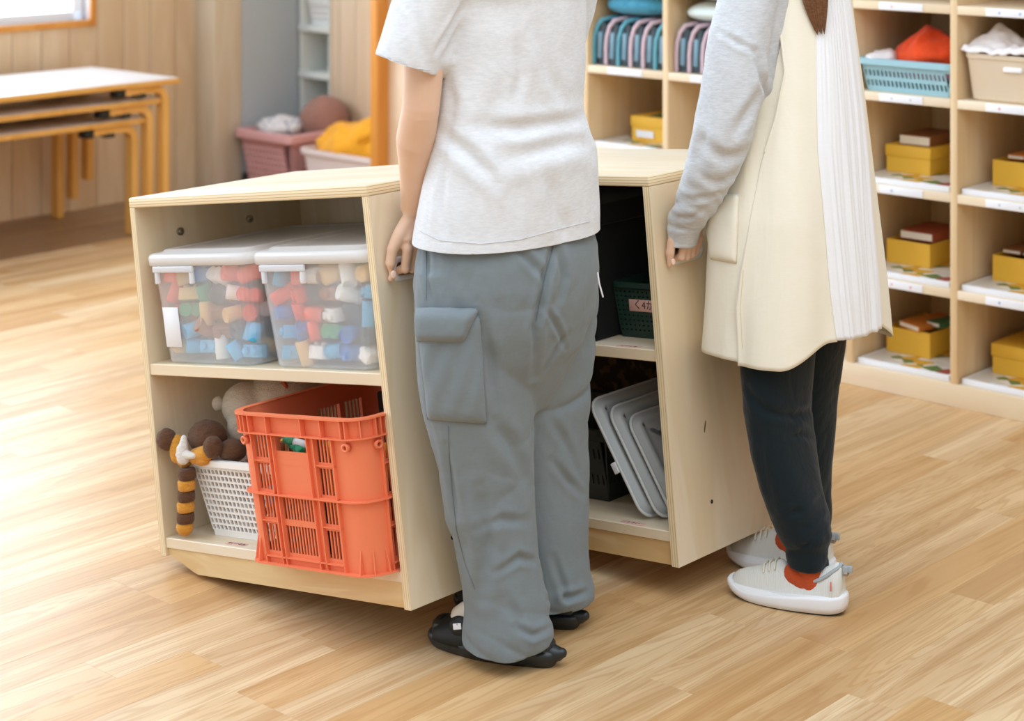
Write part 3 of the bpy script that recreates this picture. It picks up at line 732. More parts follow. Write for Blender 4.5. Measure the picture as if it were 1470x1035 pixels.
# ================================================================== THE TWO TILTED CABINETS
def cabinet(M, label):
    t = thing('toy_cabinet', label, 'cabinet', M)
    W_, D_ = CW, CD; tk = .0175
    XM = [PLX, PLX, PLX, PLX, MB_, MB_]
    # left side panel (its foot cut short for tipping)
    MB().rbox(0, tk, 0, D_, .03, .7605, .0012, mat=0, smooth=False, seg=1).build('side_panel', MB_, t)
    for o in (t.children[-1],):
        me = o.data; me.materials.append(PLX)
        for p in me.polygons:
            if abs(p.normal.x) < .5: p.material_index = 1
    # right side panel with a real hand-hole
    y0, y1, z0, z1 = .046, .154, .600, .632
    m = MB(); x0, x1 = W_-tk, W_
    m.box(x0, x1, 0, D_, 0, z0, mats=[1, 0, 1, 1, 0, 0]); m.box(x0, x1, 0, D_, z1, .7605, mats=[0, 0, 1, 1, 0, 0])
    m.box(x0, x1, 0, y0, z0, z1, mats=[0, 0, 1, 0, 0, 0]); m.box(x0, x1, y1, D_, z0, z1, mats=[0, 0, 0, 1, 0, 0])
    o = m.build('side_panel', [MB_, PLX], t)
    # top slab
    m = MB(); m.rbox(0, W_, -.001, D_+.001, .7605, CH, .0035, seg=2); o = m.build('top_panel', [MBX, PLZ], t)
    for p in o.data.polygons:
        if abs(p.normal.z) < .6: p.material_index = 1
    MB().rbox(tk, W_-tk, .003, D_-.012, .4065, .4300, .0015, seg=1, smooth=False).build('shelf', MBX, t)
    MB().rbox(tk, W_-tk, .003, D_-.012, .0470, .0685, .0015, seg=1, smooth=False).build('bottom_shelf', MBX, t)
    MB().box(tk, W_-tk, D_-.012, D_-.001, .0, .7605).build('back_panel', MB_, t)
    for yy in (.008, D_-.045):
        a = [V(x, yy, z) for x, z in ((tk, .033), (tk+.012, .030), (.100, .003), (.112, 0), (W_-tk, 0), (W_-tk, .047), (tk, .047))]
        b = [q+V(0, .02, 0) for q in a]; n = len(a)
        m = MB().add(a+b, [tuple(range(n)), tuple(range(n, 2*n))[::-1]]+[(i, i+n, (i+1) % n+n, (i+1) % n) for i in range(n)])
        m.build('kick_board', MKICK, t)
    for yy in (.114, .31):
        MB().tube([V(tk, yy, .694), V(tk+.005, yy, .694)], .0085, 14, round_=False).ball(V(tk+.004, yy, .694), .0025, .006, .006, n=12).build('bolt', STEEL, t)
    MB().tube([V(W_-.002, .125, .10), V(W_+.0006, .125, .10)], .0042, 12, round_=False).build('screw', DARK, t)
    # white hand-hole liner
    m = MB()
    def rr(w0, w1, h0, h1, r, x, n=6):
        pts = []
        for cy, cz, a0 in ((w1-r, h1-r, 0), (w0+r, h1-r, 90), (w0+r, h0+r, 180), (w1-r, h0+r, 270)):
            for k in range(n):
                a = math.radians(a0+k*90/(n-1)); pts.append(V(x, cy+r*math.cos(a), cz+r*math.sin(a)))
        return pts
    rings = [rr(y0+.004, y1-.004, z0+.004, z1-.004, .010, W_-.03), rr(y0+.004, y1-.004, z0+.004, z1-.004, .010, W_+.004),
             rr(y0+.0005, y1-.0005, z0+.0005, z1-.0005, .012, W_+.006), rr(y0-.004, y1+.004, z0-.004, z1+.004, .014, W_+.005), rr(y0-.007, y1+.007, z0-.007, z1+.007, .016, W_+.0005)]
    h = m.loft(rings, 0, False).build('hand_hole_liner', plain('handle_white', '#dfe2e6', .35), t, fixn=True)
    h['label'] = 'white rounded hand-hole liner'
    MB().box(W_-.032, W_-.030, y0, y1, z0, z1).build('hole_backing', DARK, h)
    # casters under the low end
    for yy in (.06, CD-.06):
        c = MB().rbox(.125, .165, yy-.018, yy+.018, .026, .047, .002).build('caster', STEEL, t)
        MB().tube([V(.145, yy-.009, .0135), V(.145, yy+.009, .0135)], .0165, 20, round_=False).build('wheel', DARK, c)
    return t
cab1 = cabinet(M1, 'birch plywood cabinet tipped to the left, holding block bins and an orange crate')
cab2 = cabinet(M2, 'birch plywood cabinet at the apron wearer\'s hand, holding dark baskets and grey trays')
MB().ball(V(0, 0, 0), .0007, .0022, .013, n=10).xf(T(CW+.0001, .122, .253)@R('X', -18)).build('knot', plain('knot', '#5e4426', .6), cab2)
STK = plain('pink_sticker', '#e8b9ad', .6); INK = plain('ink', '#4a3036', .7)
for (x, y, z, M, pr, tx) in ((.662, .012, .4304, M2, cab2, 'くつした'), (.636, .014, .0689, M2, cab2, 'しろい'), (.232, .022, .0689, M1, cab1, 'ぬいぐるみ')):
    s = MB().rbox(x-.03, x+.03, y-.007, y+.007, z, z+.0004, .0002, seg=1).build('sticker', STK, pr); s['label'] = 'pink name sticker'
    text_mesh(tx, .011, 'lettering', INK, s, T(x, y, z+.0006), .0001)

# ---- frosted bins of blocks
BINP = clear_plastic('frosted_bin', '#ffffff', .26, .22); LIDP = clear_plastic('frosted_lid', '#ffffff', .90, .25); CLIP = clear_plastic('clip_white', '#f2f4f8', .85, .3)
def block_bin(x, label, z0=.4303, frame_=M1):
    t = thing('storage_bin', label, 'bin', frame_@T(x, .21, z0), None)
    m = MB(); tub(m, .335, .405, .298, .392, .207, r=.032, t=.0018, n=6)
    m.build('tub', BINP, t)
    # lid with a skirt and a raised field
    m = MB()
    def rg(w_, d_, z, r, n=6):
        pts = []
        for cx, cy, a0 in ((w_/2-r, d_/2-r, 0), (-w_/2+r, d_/2-r, 90), (-w_/2+r, -d_/2+r, 180), (w_/2-r, -d_/2+r, 270)):
            for k in range(n):
                a = math.radians(a0+k*90/(n-1)); pts.append(V(cx+r*math.cos(a), cy+r*math.sin(a), z))
        return pts
    m.loft([rg(.346, .416, .207, .03), rg(.352, .422, .206, .035), rg(.354, .424, .222, .036), rg(.350, .42, .228, .036), rg(.336, .406, .2305, .03), rg(.31, .38, .2305, .03), rg(.30, .37, .236, .03), rg(.27, .34, .237, .025), rg(.265, .335, .234, .025)], 0, True)
    m.build('lid', LIDP, t)
    for xs in (-.142, .008):
        m = MB(); m.rbox(xs, xs+.135, -.213, -.206, .192, .205, .002); m.rbox(xs+.003, xs+.014, -.211, -.203, .168, .193, .002); m.rbox(xs+.121, xs+.132, -.211, -.203, .168, .193, .002)
        if xs < 0: m.build('grip_rail', CLIP, t)
    return t
bin1 = block_bin(.207, 'frosted plastic lidded bin of blocks at the left of the tipped cabinet\'s top shelf')
bin2 = block_bin(.560, 'frosted plastic lidded bin of blocks at the right of the tipped cabinet\'s top shelf')
for a, b in ((-.138, .062), (-.132, .108)):
    pass
MB().rbox(-.135, -.082, -.0004, .0004, .035, .118, .0003, seg=1).xf(T(0, -.1968, 0)@R('X', 1.8)).build('label_sheet', PAPER, bin1)['label'] = 'whitish paper label on the front'
COLS = {'red': '#ec5a3c', 'sky-blue': '#4fb4e2', 'blue': '#2f7fca', 'white': '#f1f0ec', 'green': '#3f9d72', 'dark': '#2b3a44', 'cream': '#e9bf7c', 'brown': '#a3694a'}
BM = {k: plain('block_'+k.replace('-', '_'), v, .4) for k, v in COLS.items()}
def blk_mesh(kind, mat):
    m = MB()
    if kind == 0:     # pair of joined tubes
        for s in (-1, 1):
            rings = [[V(r*math.cos(a*PI/8)+s*.0125, r*math.sin(a*PI/8), z) for a in range(16)] for r, z in ((.0095, -.014), (.0125, -.019), (.014, -.018), (.014, .018), (.0125, .019), (.0095, .014))]
            m.loft(rings, 0, True)
    elif kind == 1:   # brick with knobs
        m.rbox(-.024, .024, -.013, .013, -.014, .012, .002)
        for s in (-1, 1): m.tube([V(s*.012, 0, .011), V(s*.012, 0, .019)], .0075, 12, round_=False)
    elif kind == 2:   # single tube
        rings = [[V(r*math.cos(a*PI/8), r*math.sin(a*PI/8), z) for a in range(16)] for r, z in ((.011, -.02), (.0145, -.025), (.016, -.023), (.016, .023), (.0145, .025), (.011, .02))]
        m.loft(rings, 0, True)
    else:             # wheel
        rings = [[V(r*math.cos(a*PI/10), r*math.sin(a*PI/10), z) for a in range(20)] for r, z in ((.005, -.006), (.006, -.011), (.019, -.011), (.022, -.008), (.022, .008), (.019, .011), (.006, .011), (.005, .006))]
        m.loft(rings, 0, True)
    return m.mesh('toy_block', [mat])
BMS = {}
rb = random.Random(3)
seqs = [['red', 'cream', 'blue', 'white', 'red', 'red', 'red', 'cream', 'green', 'dark', 'white', 'red', 'red', 'green', 'cream', 'brown', 'cream', 'red', 'blue', 'sky-blue', 'brown', 'brown', 'dark', 'sky-blue', 'cream', 'sky-blue', 'sky-blue', 'white', 'sky-blue', 'sky-blue'],
        ['sky-blue', 'red', 'white', 'cream', 'white', 'cream', 'red', 'red', 'dark', 'brown', 'white', 'sky-blue', 'blue', 'red', 'red', 'white', 'dark', 'sky-blue', 'sky-blue', 'blue', 'red', 'green', 'blue', 'dark', 'sky-blue', 'cream', 'white', 'sky-blue', 'blue', 'white']]
for bi, (bt, sq, where) in enumerate(((.207, seqs[0], 'left'), (.560, seqs[1], 'right'))):
    for layer in range(3):
        for r_ in range(5):
            for c_ in range(6):
                z = .4303+.030+(4-r_)*.0375; k = (z-.4303)/.207; wd = .298+.037*k-.072
                if layer == 1 and rb.random() < .15: continue
                colr = sq[r_*6+c_] if layer == 0 else rb.choice(list(COLS))
                kind = 3 if (colr == 'dark') else rb.choice([0, 1, 2, 2])
                if (kind, colr) not in BMS: BMS[(kind, colr)] = blk_mesh(kind, BM[colr])
                o = bpy.data.objects.new('toy_block', BMS[(kind, colr)]); C.objects.link(o)
                jx = (rb.random()-.5)*.010; jz = (rb.random()-.5)*.008
                yy = .042+layer*.046+(rb.random()-.5)*.006
                rot = R('Z', rb.uniform(-40, 40))@R('X', 90+rb.uniform(-25, 25))@R('Z', rb.uniform(0, 360)) if kind == 3 else R('Z', rb.uniform(0, 360))@R('X', rb.uniform(0, 180))
                if rb.random() < .5 and kind != 3: rot = R('X', 90+rb.uniform(-20, 20))@R('Y', rb.uniform(-40, 40))
                o.matrix_world = M1@T(bt-wd/2+wd*c_/5+jx, yy, z+jz)@rot
                tag(o, ('%s plastic toy block, %s row down, %s from the left, %s frosted bin' % (colr, ['first', 'second', 'third', 'fourth', 'fifth'][r_], ['first', 'second', 'third', 'fourth', 'fifth', 'sixth'][c_], where)) if layer == 0 else ('%s plastic toy block behind the front layer in the %s frosted bin' % (colr, where)), 'block', '%s toy blocks in the %s frosted bin' % (colr, where))

# ---- orange crate
def crate(M):
    t = thing('plastic_crate', 'orange slotted plastic crate sticking out of the tipped cabinet\'s lower shelf', 'crate', M)
    W_, D_, Hh, r = .354, .37, .289, .042
    def k(q): s = 1+.052*(q.z/Hh); return V(q.x*s, q.y*s, q.z)
    def ring(o, z, n=8, rr=r):
        pts = []; w_, d_ = W_/2+o, D_/2+o; q = rr+o
        for cx, cy, a0 in ((w_-q, -d_+q, 270), (w_-q, d_-q, 0), (-w_+q, d_-q, 90), (-w_+q, -d_+q, 180)):
            for i in range(n):
                a = math.radians(a0+i*90/(n-1)); pts.append(V(cx+q*math.cos(a), cy+q*math.sin(a), z))
        return pts
    def band(mb, z0, z1, o0, o1):
        rs = [ring(o0, z0), ring(o1, z0), ring(o1, z1), ring(o0, z1), ring(o0, z0)]
        mb.loft([[k(q) for q in r_] for r_ in rs], 0, False, False)
    tk = .0035
    body = MB(); ribs = MB()
    # walls: four flats with slotted windows
    def wall(P, U, Nn, L, kind):
        def b(a0, a1, z0, z1, n0=-tk, n1=0.0, mb=None):
            c = [P+U*a+Nn*nn+UP*z for z in (z0, z1) for nn in (n0, n1) for a in (a0, a1)]
            (mb or body).add([k(q) for q in c], [(0, 2, 3, 1), (4, 5, 7, 6), (0, 1, 5, 4), (2, 6, 7, 3), (0, 4, 6, 2), (1, 3, 7, 5)])
        e = .5*(L-.256)
        if kind == 'end':
            wins = [(e+.006, e+.050), (e+.066, e+.160), (e+.182, e+.228)]; 
        else:
            wins = [(.004, .05), (.064, .12), (L-.12, L-.064), (L-.05, L-.004)]
        rows = [(.024, .076), (.088, .129), (.142, .192), (.203, .246)]
        xs = [0]+[v for w_ in wins for v in w_]+[L]
        for i in range(0, len(xs), 2): b(xs[i], xs[i+1], 0, .25)
        zs = [0]+[v for r_ in rows for v in r_]+[.25]
        for w0, w1 in wins:
            for i in range(0, len(zs), 2): b(w0, w1, zs[i], zs[i+1])
            for ri, (z0, z1) in enumerate(rows):
                if kind == 'end' and (w0, w1) == wins[1] and ri >= 2:
                    if ri == 2: b(w0, w1, z0, .218, -tk, -.0005)
                    continue
                nb = max(3, int((w1-w0)/.0085)); 
                for j in range(1, nb):
                    x = w0+(w1-w0)*j/nb; b(x-.0017, x+.0017, z0, z1, -tk, -.0012)
        # outward ribs beside the windows
        for w0, w1 in wins:
            b(w0-.0035, w0-.001, .0, .25, 0, .007, ribs); b(w1+.001, w1+.0035, .0, .25, 0, .007, ribs)
        for z0, z1 in rows[1:]:
            if kind == 'end': b(wins[0][0]-.0035, wins[0][1]+.0035, z0-.006, z0-.004, 0, .006, ribs); b(wins[2][0]-.0035, wins[2][1]+.0035, z0-.006, z0-.004, 0, .006, ribs)
            else: b(.002, L-.002, z0-.006, z0-.004, 0, .006, ribs)
        b(wins[0][0]-.003, wins[-1][1]+.003, .014, .0165, 0, .007, ribs)
    L1, L2 = W_-2*r, D_-2*r
    wall(V(-L1/2, -D_/2, 0), V(1, 0, 0), V(0, -1, 0), L1, 'end'); wall(V(L1/2, D_/2, 0), V(-1, 0, 0), V(0, 1, 0), L1, 'end')
    wall(V(W_/2, -L2/2, 0), V(0, 1, 0), V(1, 0, 0), L2, 'side'); wall(V(-W_/2, L2/2, 0), V(0, -1, 0), V(-1, 0, 0), L2, 'side')
    for sx, sy, a0 in ((1, -1, 270), (1, 1, 0), (-1, 1, 90), (-1, -1, 180)):
        rs = []
        for rad in (r, r-tk):
            rs.append([[V(sx*L1/2+rad*math.cos(math.radians(a0+i*11.25)), sy*L2/2+rad*math.sin(math.radians(a0+i*11.25)), z) for i in range(9)] for z in (0, .25)])
        for lst in rs:
            m_ = [[k(q) for q in r_] for r_ in lst]; body.loft(m_, 0, False, True, closed=False)
        for a in (a0+12, a0+45, a0+78):   # small fins at the foot and in the rim
            d = V(math.cos(math.radians(a)), math.sin(math.radians(a)), 0); s = V(-d.y, d.x, 0)*.0012; c0 = V(sx*L1/2, sy*L2/2, 0)
            for z0, z1, w0, w1 in ((.0, .045, .012, .001), (.25, .285, .011, .011)):
                p = [c0+d*r+UP*z0, c0+d*(r+w0)+UP*z0, c0+d*(r+w1)+UP*z1, c0+d*r+UP*z1]
                ribs.add([k(q-s) for q in p]+[k(q+s) for q in p], [(3, 2, 1, 0), (4, 5, 6, 7), (0, 1, 5, 4), (1, 2, 6, 5), (2, 3, 7, 6), (3, 0, 4, 7)])
        for a in (a0+8, a0+82):           # stacking bosses under the rim
            d = V(math.cos(math.radians(a)), math.sin(math.radians(a)), 0); c0 = V(sx*L1/2, sy*L2/2, .236)+d*(r+.002)
            rg = []
            up_ = UP; sd = V(-d.y, d.x, 0)
            for ro, dd in ((.0045, .0), (.0085, .0), (.0085, .009), (.0045, .009), (.0045, .0)):
                rg.append([k(c0+d*dd+(sd*math.cos(i*PI/6)+up_*math.sin(i*PI/6))*ro) for i in range(12)])
            ribs.loft(rg, 0, False, True)
    floor_ = [k(q) for q in ring(-.002, .004)]; body.add(floor_, [tuple(range(len(floor_)))])
    body.build('slotted_wall', ORANGE, t); ribs.build('ribs', ORANGE, t)
    for nm, z0, z1, o1 in (('base_flange', 0, .0025, .013), ('middle_band', .1335, .1360, .010), ('rim_underside', .250, .2525, .012)):
        m = MB(); band(m, z0, z1, -.001, o1); m.build(nm, ORANGE, t)
    m = MB(); band(m, .25, .287, -tk, -.0005); band(m, .2855, .289, -tk, .0125)
    # upright dividers in the rim
    for sx, L, dirn, org in ((0, L1, V(1, 0, 0), V(-L1/2, -D_/2, 0)), (1, L2, V(0, 1, 0), V(W_/2, -L2/2, 0)), (2, L1, V(1, 0, 0), V(-L1/2, D_/2, 0)), (3, L2, V(0, 1, 0), V(-W_/2, -L2/2, 0))):
        nn = [V(0, -1, 0), V(1, 0, 0), V(0, 1, 0), V(-1, 0, 0)][sx]
        for s in (0.0, .05, .24, .60, .80, 1.0):
            p = org+dirn*L*s; c = [p+dirn*a+nn*b_+UP*z for z in (.252, .286) for b_ in (0, .011) for a in (-.0012, .0012)]
            m.add([k(q) for q in c], [(0, 2, 3, 1), (4, 5, 7, 6), (0, 1, 5, 4), (2, 6, 7, 3), (0, 4, 6, 2), (1, 3, 7, 5)])
    m.build('rim', ORANGE, t)
    return t
crate(M1@T(.546, .137, .0692))
# things in the crate
def cyl_thing(name, label, cat, M, L, r, mat, capm=None, group=None):
    t = thing(name, label, cat, M, group)
    MB().tube([V(0, 0, 0), V(0, 0, L*.68)], r, 12, round_=False).build('barrel', mat, t)
    MB().tube([V(0, 0, L*.68), V(0, 0, L*.97), V(0, 0, L)], [r*1.08, r*1.05, r*.7], 12, round_=False).build('cap', capm or mat, t)
    return t
cyl_thing('marker_pen', 'thick green marker pen showing in the orange crate\'s opening', 'pen', M1@T(.470, -.018, .300)@R('Z', -12)@R('Y', 108), .062, .0085, plain('green_pen', '#1e9a6c', .35))
cyl_thing('marker_pen', 'green-capped white marker pen beside the thick green one', 'pen', M1@T(.533, -.014, .290)@R('Z', 20)@R('Y', -75), .05, .008, plain('pen_white', '#e8ebee', .4), BM['green'])
cyl_thing('marker_pen', 'blue marker pen behind the green pens in the crate', 'pen', M1@T(.505, .006, .300)@R('Z', 40)@R('Y', 80), .06, .0075, BM['blue'])
CPEN = {'orange': '#ea9434', 'yellow': '#f0c02c', 'red': '#d8442e', 'brown': '#7a4a2c', 'white': '#e8e6e0', 'navy': '#25355c'}
rp = random.Random(5)
PM = {k_: plain('pencil_'+k_, v_, .45) for k_, v_ in CPEN.items()}
for i in range(34):
    cn = rp.choice(list(CPEN)) if i % 2 else ('orange' if i < 18 else 'yellow')
    x = .41+.27*((i*7) % 17)/16; y = .0+.026*(i % 3)+.004; z = .078+.115*(i//17)
    cyl_thing('colour_pencil', '%s pencil standing in the orange crate behind its slots' % cn, 'pencil', M1@T(x, y-.015, z)@R('X', rp.uniform(-6, 6))@R('Y', rp.uniform(-9, 9)), .10, .0042, PM[cn], group='%s pencils in the orange crate' % cn)
tag(MB().rbox(-.055, .055, -.015, .015, -.04, .04, .004).build('black_case', DARK), 'black case standing at the back of the orange crate', 'case').matrix_world = M1@T(.52, .25, .30)
tag(MB().rbox(-.11, .11, -.10, .10, -.05, .05, .006).build('dark_pouch', BLACKF), 'dark pouch lying low inside the orange crate', 'pouch').matrix_world = M1@T(.546, .20, .20)

# ---- white slotted basket with bits in it
wbk = thing('white_basket', 'white slotted plastic basket between the striped plush tail and the orange crate', 'basket', M1@T(.222, .150, .069))
basket_parts(wbk, .262, .225, .205, .185, .158, WHPL, 16, 13, 10, rim=.010, bar=.21, zlo=.08, zhi=.90, rim_r=.004)
for i, (dx, dy, dz, c_, nm) in enumerate(((.05, -.06, .09, 'sky-blue', 'sky-blue'), (-.03, -.05, .04, 'white', 'white'), (.02, -.06, .04, 'cream', 'cream-coloured'), (-.04, -.04, .10, 'brown', 'brown'))):
    tag(MB().rbox(-.022, .022, -.018, .018, -.022, .022, .004).build('toy_brick', BM[c_]), '%s toy brick lying in the white slotted basket' % nm, 'brick').matrix_world = M1@T(.222+dx, .150+dy, .069+dz)@R('Z', 20*i)
def furball(c, rx, ry, rz, amp=.0025, sc=90, n=24, seed=0):
    def fn(q):
        d = (q-V(*c)); return q+d.normalized()*noise.noise(q*sc+V(seed, 0, 0))*amp
    return MB().ball(V(*c), rx, ry, rz, n=n, fn=fn)
def fur(name, a, b): return fabric(name, a, b, heather=.7, weave=420, k=.9, dist=.003)
FB, FY, FW, FC = fur('brown_fur', '#6b4a33', '#4a3021'), fur('golden_fur', '#e0a040', '#c8842a'), fur('white_fur', '#eeeae4', '#d6d0c8'), fur('cream_fur', '#cfc5b4', '#b9ad9a')
tp = thing('plush_toy', 'brown and golden plush toy with a striped tail hanging over the white basket', 'toy', M1@T(0, 0, 0))
m = furball((.116, .062, .268), .050, .036, .036); m.build('body', FB, tp)
furball((.043, .010, .272), .0225, .021, .0225, seed=4).build('paw', FB, tp)
furball((.176, .028, .259), .0225, .02, .0225, seed=5).build('paw', FB, tp)
furball((.196, .062, .245), .034, .026, .024, seed=6).build('haunch', FB, tp)
m = MB()
for a, b, rr_ in (((.062, .024, .262), (.064, .022, .238), .018), ((.155, .026, .246), (.122, .024, .238), .017), ((.064, .024, .242), (.084, .022, .228), .016), ((.136, .024, .232), (.150, .024, .234), .013)):
    m.tube([V(*a), V(*b)], rr_, 14)
m.build('golden_collar', FY, tp)
m = MB()
for a, b, r0, r1 in (((.104, .010, .278), (.102, .006, .252), .006, .013), ((.102, .004, .248), (.082, .006, .243), .012, .005), ((.104, .004, .246), (.134, .008, .243), .012, .006), ((.102, .004, .256), (.104, .004, .238), .012, .014)):
    m.tube([V(*a), V(*b)], [r0, r1], 12)
m.build('white_muzzle', FW, tp)
z = .214
for i in range(6):
    h_ = .0225; z1 = z-h_
    m = MB(); x = .098-.0048*i; rr_ = .0185
    rings = []
    for kk, (dz, s) in enumerate(((0, .88), (.15, .99), (.5, 1.03), (.85, .99), (1, .88)) if i < 5 else ((0, .88), (.2, 1), (.5, .98), (.78, .72), (.95, .3))):
        rings.append([V(x+rr_*s*math.cos(2*PI*j/18), .014+rr_*s*math.sin(2*PI*j/18), z-h_*dz*(1 if i < 5 else 1.25)) for j in range(18)])
    m.loft(rings[::-1], 0, True).build('tail_band', FB if i % 2 == 0 else FY, tp); z = z1
cp = thing('plush_toy', 'cream plush animal slumped behind the white basket with a small round ear', 'toy', M1@T(0, 0, 0))
m = MB(); m.ball(V(.150, .145, .318), .055, .05, .050, n=24).ball(V(.158, .12, .275), .030, .03, .042, n=20, M=None).ball(V(.19, .22, .335), .075, .085, .048, n=20).ball(V(.21, .32, .325), .07, .07, .045, n=20)
me = fuse(m, .004, 8); displace(me, lambda q: .0015*noise.noise(q*110)); mesh_obj('body', me, FC, cp)
m = MB().ball(V(.104, .108, .328), .0155, .013, .0155, n=16); m.build('ear', FC, cp)
furball((.235, .20, .382), .022, .016, .014).build('ear', FC, cp)
furball((.176, .092, .244), .020, .018, .015).build('golden_foot', FY, cp)
furball((.200, .082, .234), .016, .015, .015).build('white_foot', FW, cp)
MB().tube([V(.235, .19, .395), V(.240, .175, .375), V(.245, .18, .35)], .006, 8).build('red_ribbon', plain('red_ribbon', '#a8472e', .6), cp)

# ---- second cabinet's load
gb = thing('dark_green_basket', 'dark green perforated basket with a pink name label, second cabinet\'s top shelf', 'basket', M2@T(.655, .225, .4305))
basket_parts(gb, .168, .275, .150, .26, .113, GREEND, 13, 20, 9, rim=.008, bar=.52, zlo=.10, zhi=.90, rim_r=.003)
lb = MB().rbox(-.046, .030, -.1375, -.1352, .056, .083, .0005, seg=1).build('name_label', STK, gb); lb['label'] = 'pink paper label with dark lettering'
text_mesh('く4か', .022, 'lettering', INK, lb, T(-.006, -.1379, .069)@R('X', 90), .0002)
bk = thing('black_box', 'tall black fabric box on the second cabinet\'s top shelf, left of the green basket', 'box', M2@T(.33, .225, .4305))
m = MB().rbox(-.23, .235, -.20, .20, 0, .275, .008); m.build('box_body', BLACKF, bk)
MB().rbox(-.234, .239, -.204, .204, .235, .282, .006).build('lid', BLACKF, bk)
bk = thing('black_box', 'black box standing behind the dark green basket in the second cabinet', 'box', M2@T(.655, .415, .4305))
MB().rbox(-.078, .078, -.035, .035, 0, .27, .006).build('box_body', BLACKF, bk); MB().rbox(-.08, .08, -.037, .037, .24, .277, .005).build('lid', BLACKF, bk)
db = thing('dark_basket', 'dark grey slotted basket behind the grey trays on the lower shelf', 'basket', M2@T(.335, .255, .0690))
basket_parts(db, .33, .30, .31, .28, .15, DKBR, 22, 20, 2, rim=.010, bar=.6, zlo=.12, zhi=.85, rim_r=.004)
BRP, ntp, bsp = newmat('brown_print_cloth'); ntp.links.new(mix(ntp, ramp(ntp, noise_tex(ntp, coords(ntp), 34, 3), [(.52, 0.0), (.6, 1.0)]), srgb('#3d2d22'), srgb('#6e5238')), bsp.inputs['Base Color']); bsp.inputs['Roughness'].default_value = .9
m = MB().rbox(.10, .73, .41, .45, .08, .385, .012, mat=0); o = m.build('printed_bag', BRP); o.matrix_world = M2; tag(o, 'dark brown printed cloth bag at the back of the lower shelf', 'bag')
m = MB().rbox(-.14, .15, -.12, .12, 0, .06, .02); o = m.build('dark_cloth', BLACKF); o.matrix_world = M2@T(.335, .26, .17); tag(o, 'dark folded cloth filling the dark slotted basket', 'cloth')
TRE = plain('tray_edge', '#d5d9da', .35)
for i, (x, dy, lab) in enumerate(((.652, 0, 'leftmost grey rounded tray leaning in the second cabinet, with a white tab'), (.683, .012, 'middle one of the three grey trays leaning in the second cabinet'), (.712, .026, 'rightmost grey tray leaning against the second cabinet\'s side'))):
    t = thing('grey_tray', lab, 'tray', M2@T(x, .03+dy, .074)@R('Y', -29), 'grey trays leaning in the second cabinet')
    Lz, Ly = (.262, .245, .225)[i], .29
    def rg(o, xx, n=6, r=.032):
        pts = []
        for cy, cz, a0 in ((Ly-r, Lz-r, 0), (r, Lz-r, 90), (r, r, 180), (Ly-r, r, 270)):
            for kk in range(n):
                a = math.radians(a0+kk*90/(n-1)); pts.append(V(xx, cy+(r+o)*math.cos(a), cz+(r+o)*math.sin(a)))
        return pts
    m = MB(); m.loft([rg(-.004, -.004), rg(0, -.003), rg(0, .003), rg(-.006, .003), rg(-.012, .012), rg(-.020, .014), rg(-.026, .0115), rg(-.04, .011)], 0, True)
    m.build('shell', GREYT, t, fixn=True)
    m = MB(); m.loft([rg(.0005, -.003), rg(.002, -.002), rg(.002, .002), rg(.0005, .003), rg(-.003, .0035), rg(-.003, -.0035), rg(.0005, -.003)], 0, False); m.build('rim', TRE, t, fixn=True)
    if i == 0: MB().rbox(-.016, -.003, -.004, .006, .105, .128, .001).build('white_tab', PAPER, t)
# ================================================================== PEOPLE
LF = V(-.7071, -.7071, 0); FW_ = V(-.7071, .7071, 0)          # the people's left and forward
def ering(c, rw, rd, z=None, n=28, yaw=0, sq=2.3):
    """egg-shaped body ring around c, wide along the person's left-right"""
    pts = []; cy, sy = math.cos(yaw), math.sin(yaw); l = LF*cy+FW_*sy; f = FW_*cy-LF*sy
    for i in range(n):
        a = 2*PI*i/n; ca, sa = math.cos(a), math.sin(a)
        x = math.copysign(abs(ca)**(2/sq), ca)*rw; y = math.copysign(abs(sa)**(2/sq), sa)*rd
        p = Vector(c)+l*x+f*y
        if z is not None: p.z = z
        pts.append(p)
    return pts
def fix(me):
    bm = bmesh.new(); bm.from_mesh(me); bmesh.ops.recalc_face_normals(bm, faces=bm.faces); bm.to_mesh(me); bm.free()
def hand(mb, M, dy=0, dz=0, s=1.0):
    """left hand gripping the hand-hole: knuckles down, fingers bent into the slot, thumb outside"""
    def q(x, y, z): return M@V(CW+x*s, .075+dy+(y-.075)*s, .612+dz+(z-.612)*s)
    ys = [.053, .0715, .090, .108]; ln = [1, 1.06, 1.0, .86]
    for y, k in zip(ys, ln):
        mb.tube([q(.034, .077+(y-.077)*.55, .688), q(.038, y*.99, .668), q(.036, y, .650), q(.0245, y, .650-.032*k), q(-.002, y, .6125), q(-.018, y, .620)], [.0122*s, .0116*s, .0106*s, .0098*s, .0084*s, .0070*s], 12)
        mb.ball(q(.0375, y*.995, .654), .0112*s, n=12); mb.ball(q(.0255, y, .650-.033*k), .0100*s, n=12)
    mb.tube([q(.037, .077, .722), q(.036, .077, .702), q(.033, .079, .680), q(.031, .081, .662)], [.024*s, .027*s, .034*s, .036*s], 16, flat=.40, upv=(M.to_3x3()@V(1, 0, 0)))
    mb.tube([q(.032, .064, .704), q(.029, .044, .682), q(.0205, .0285, .656), q(.0140, .0262, .630), q(.0105, .0280, .604)], [.014*s, .0140*s, .0112*s, .0108*s, .0078*s], 12)
    mb.ball(q(.0145, .0266, .632), .0112*s, n=12)
    return q(.037, .076, .730), q(.0160, .0255, .611)
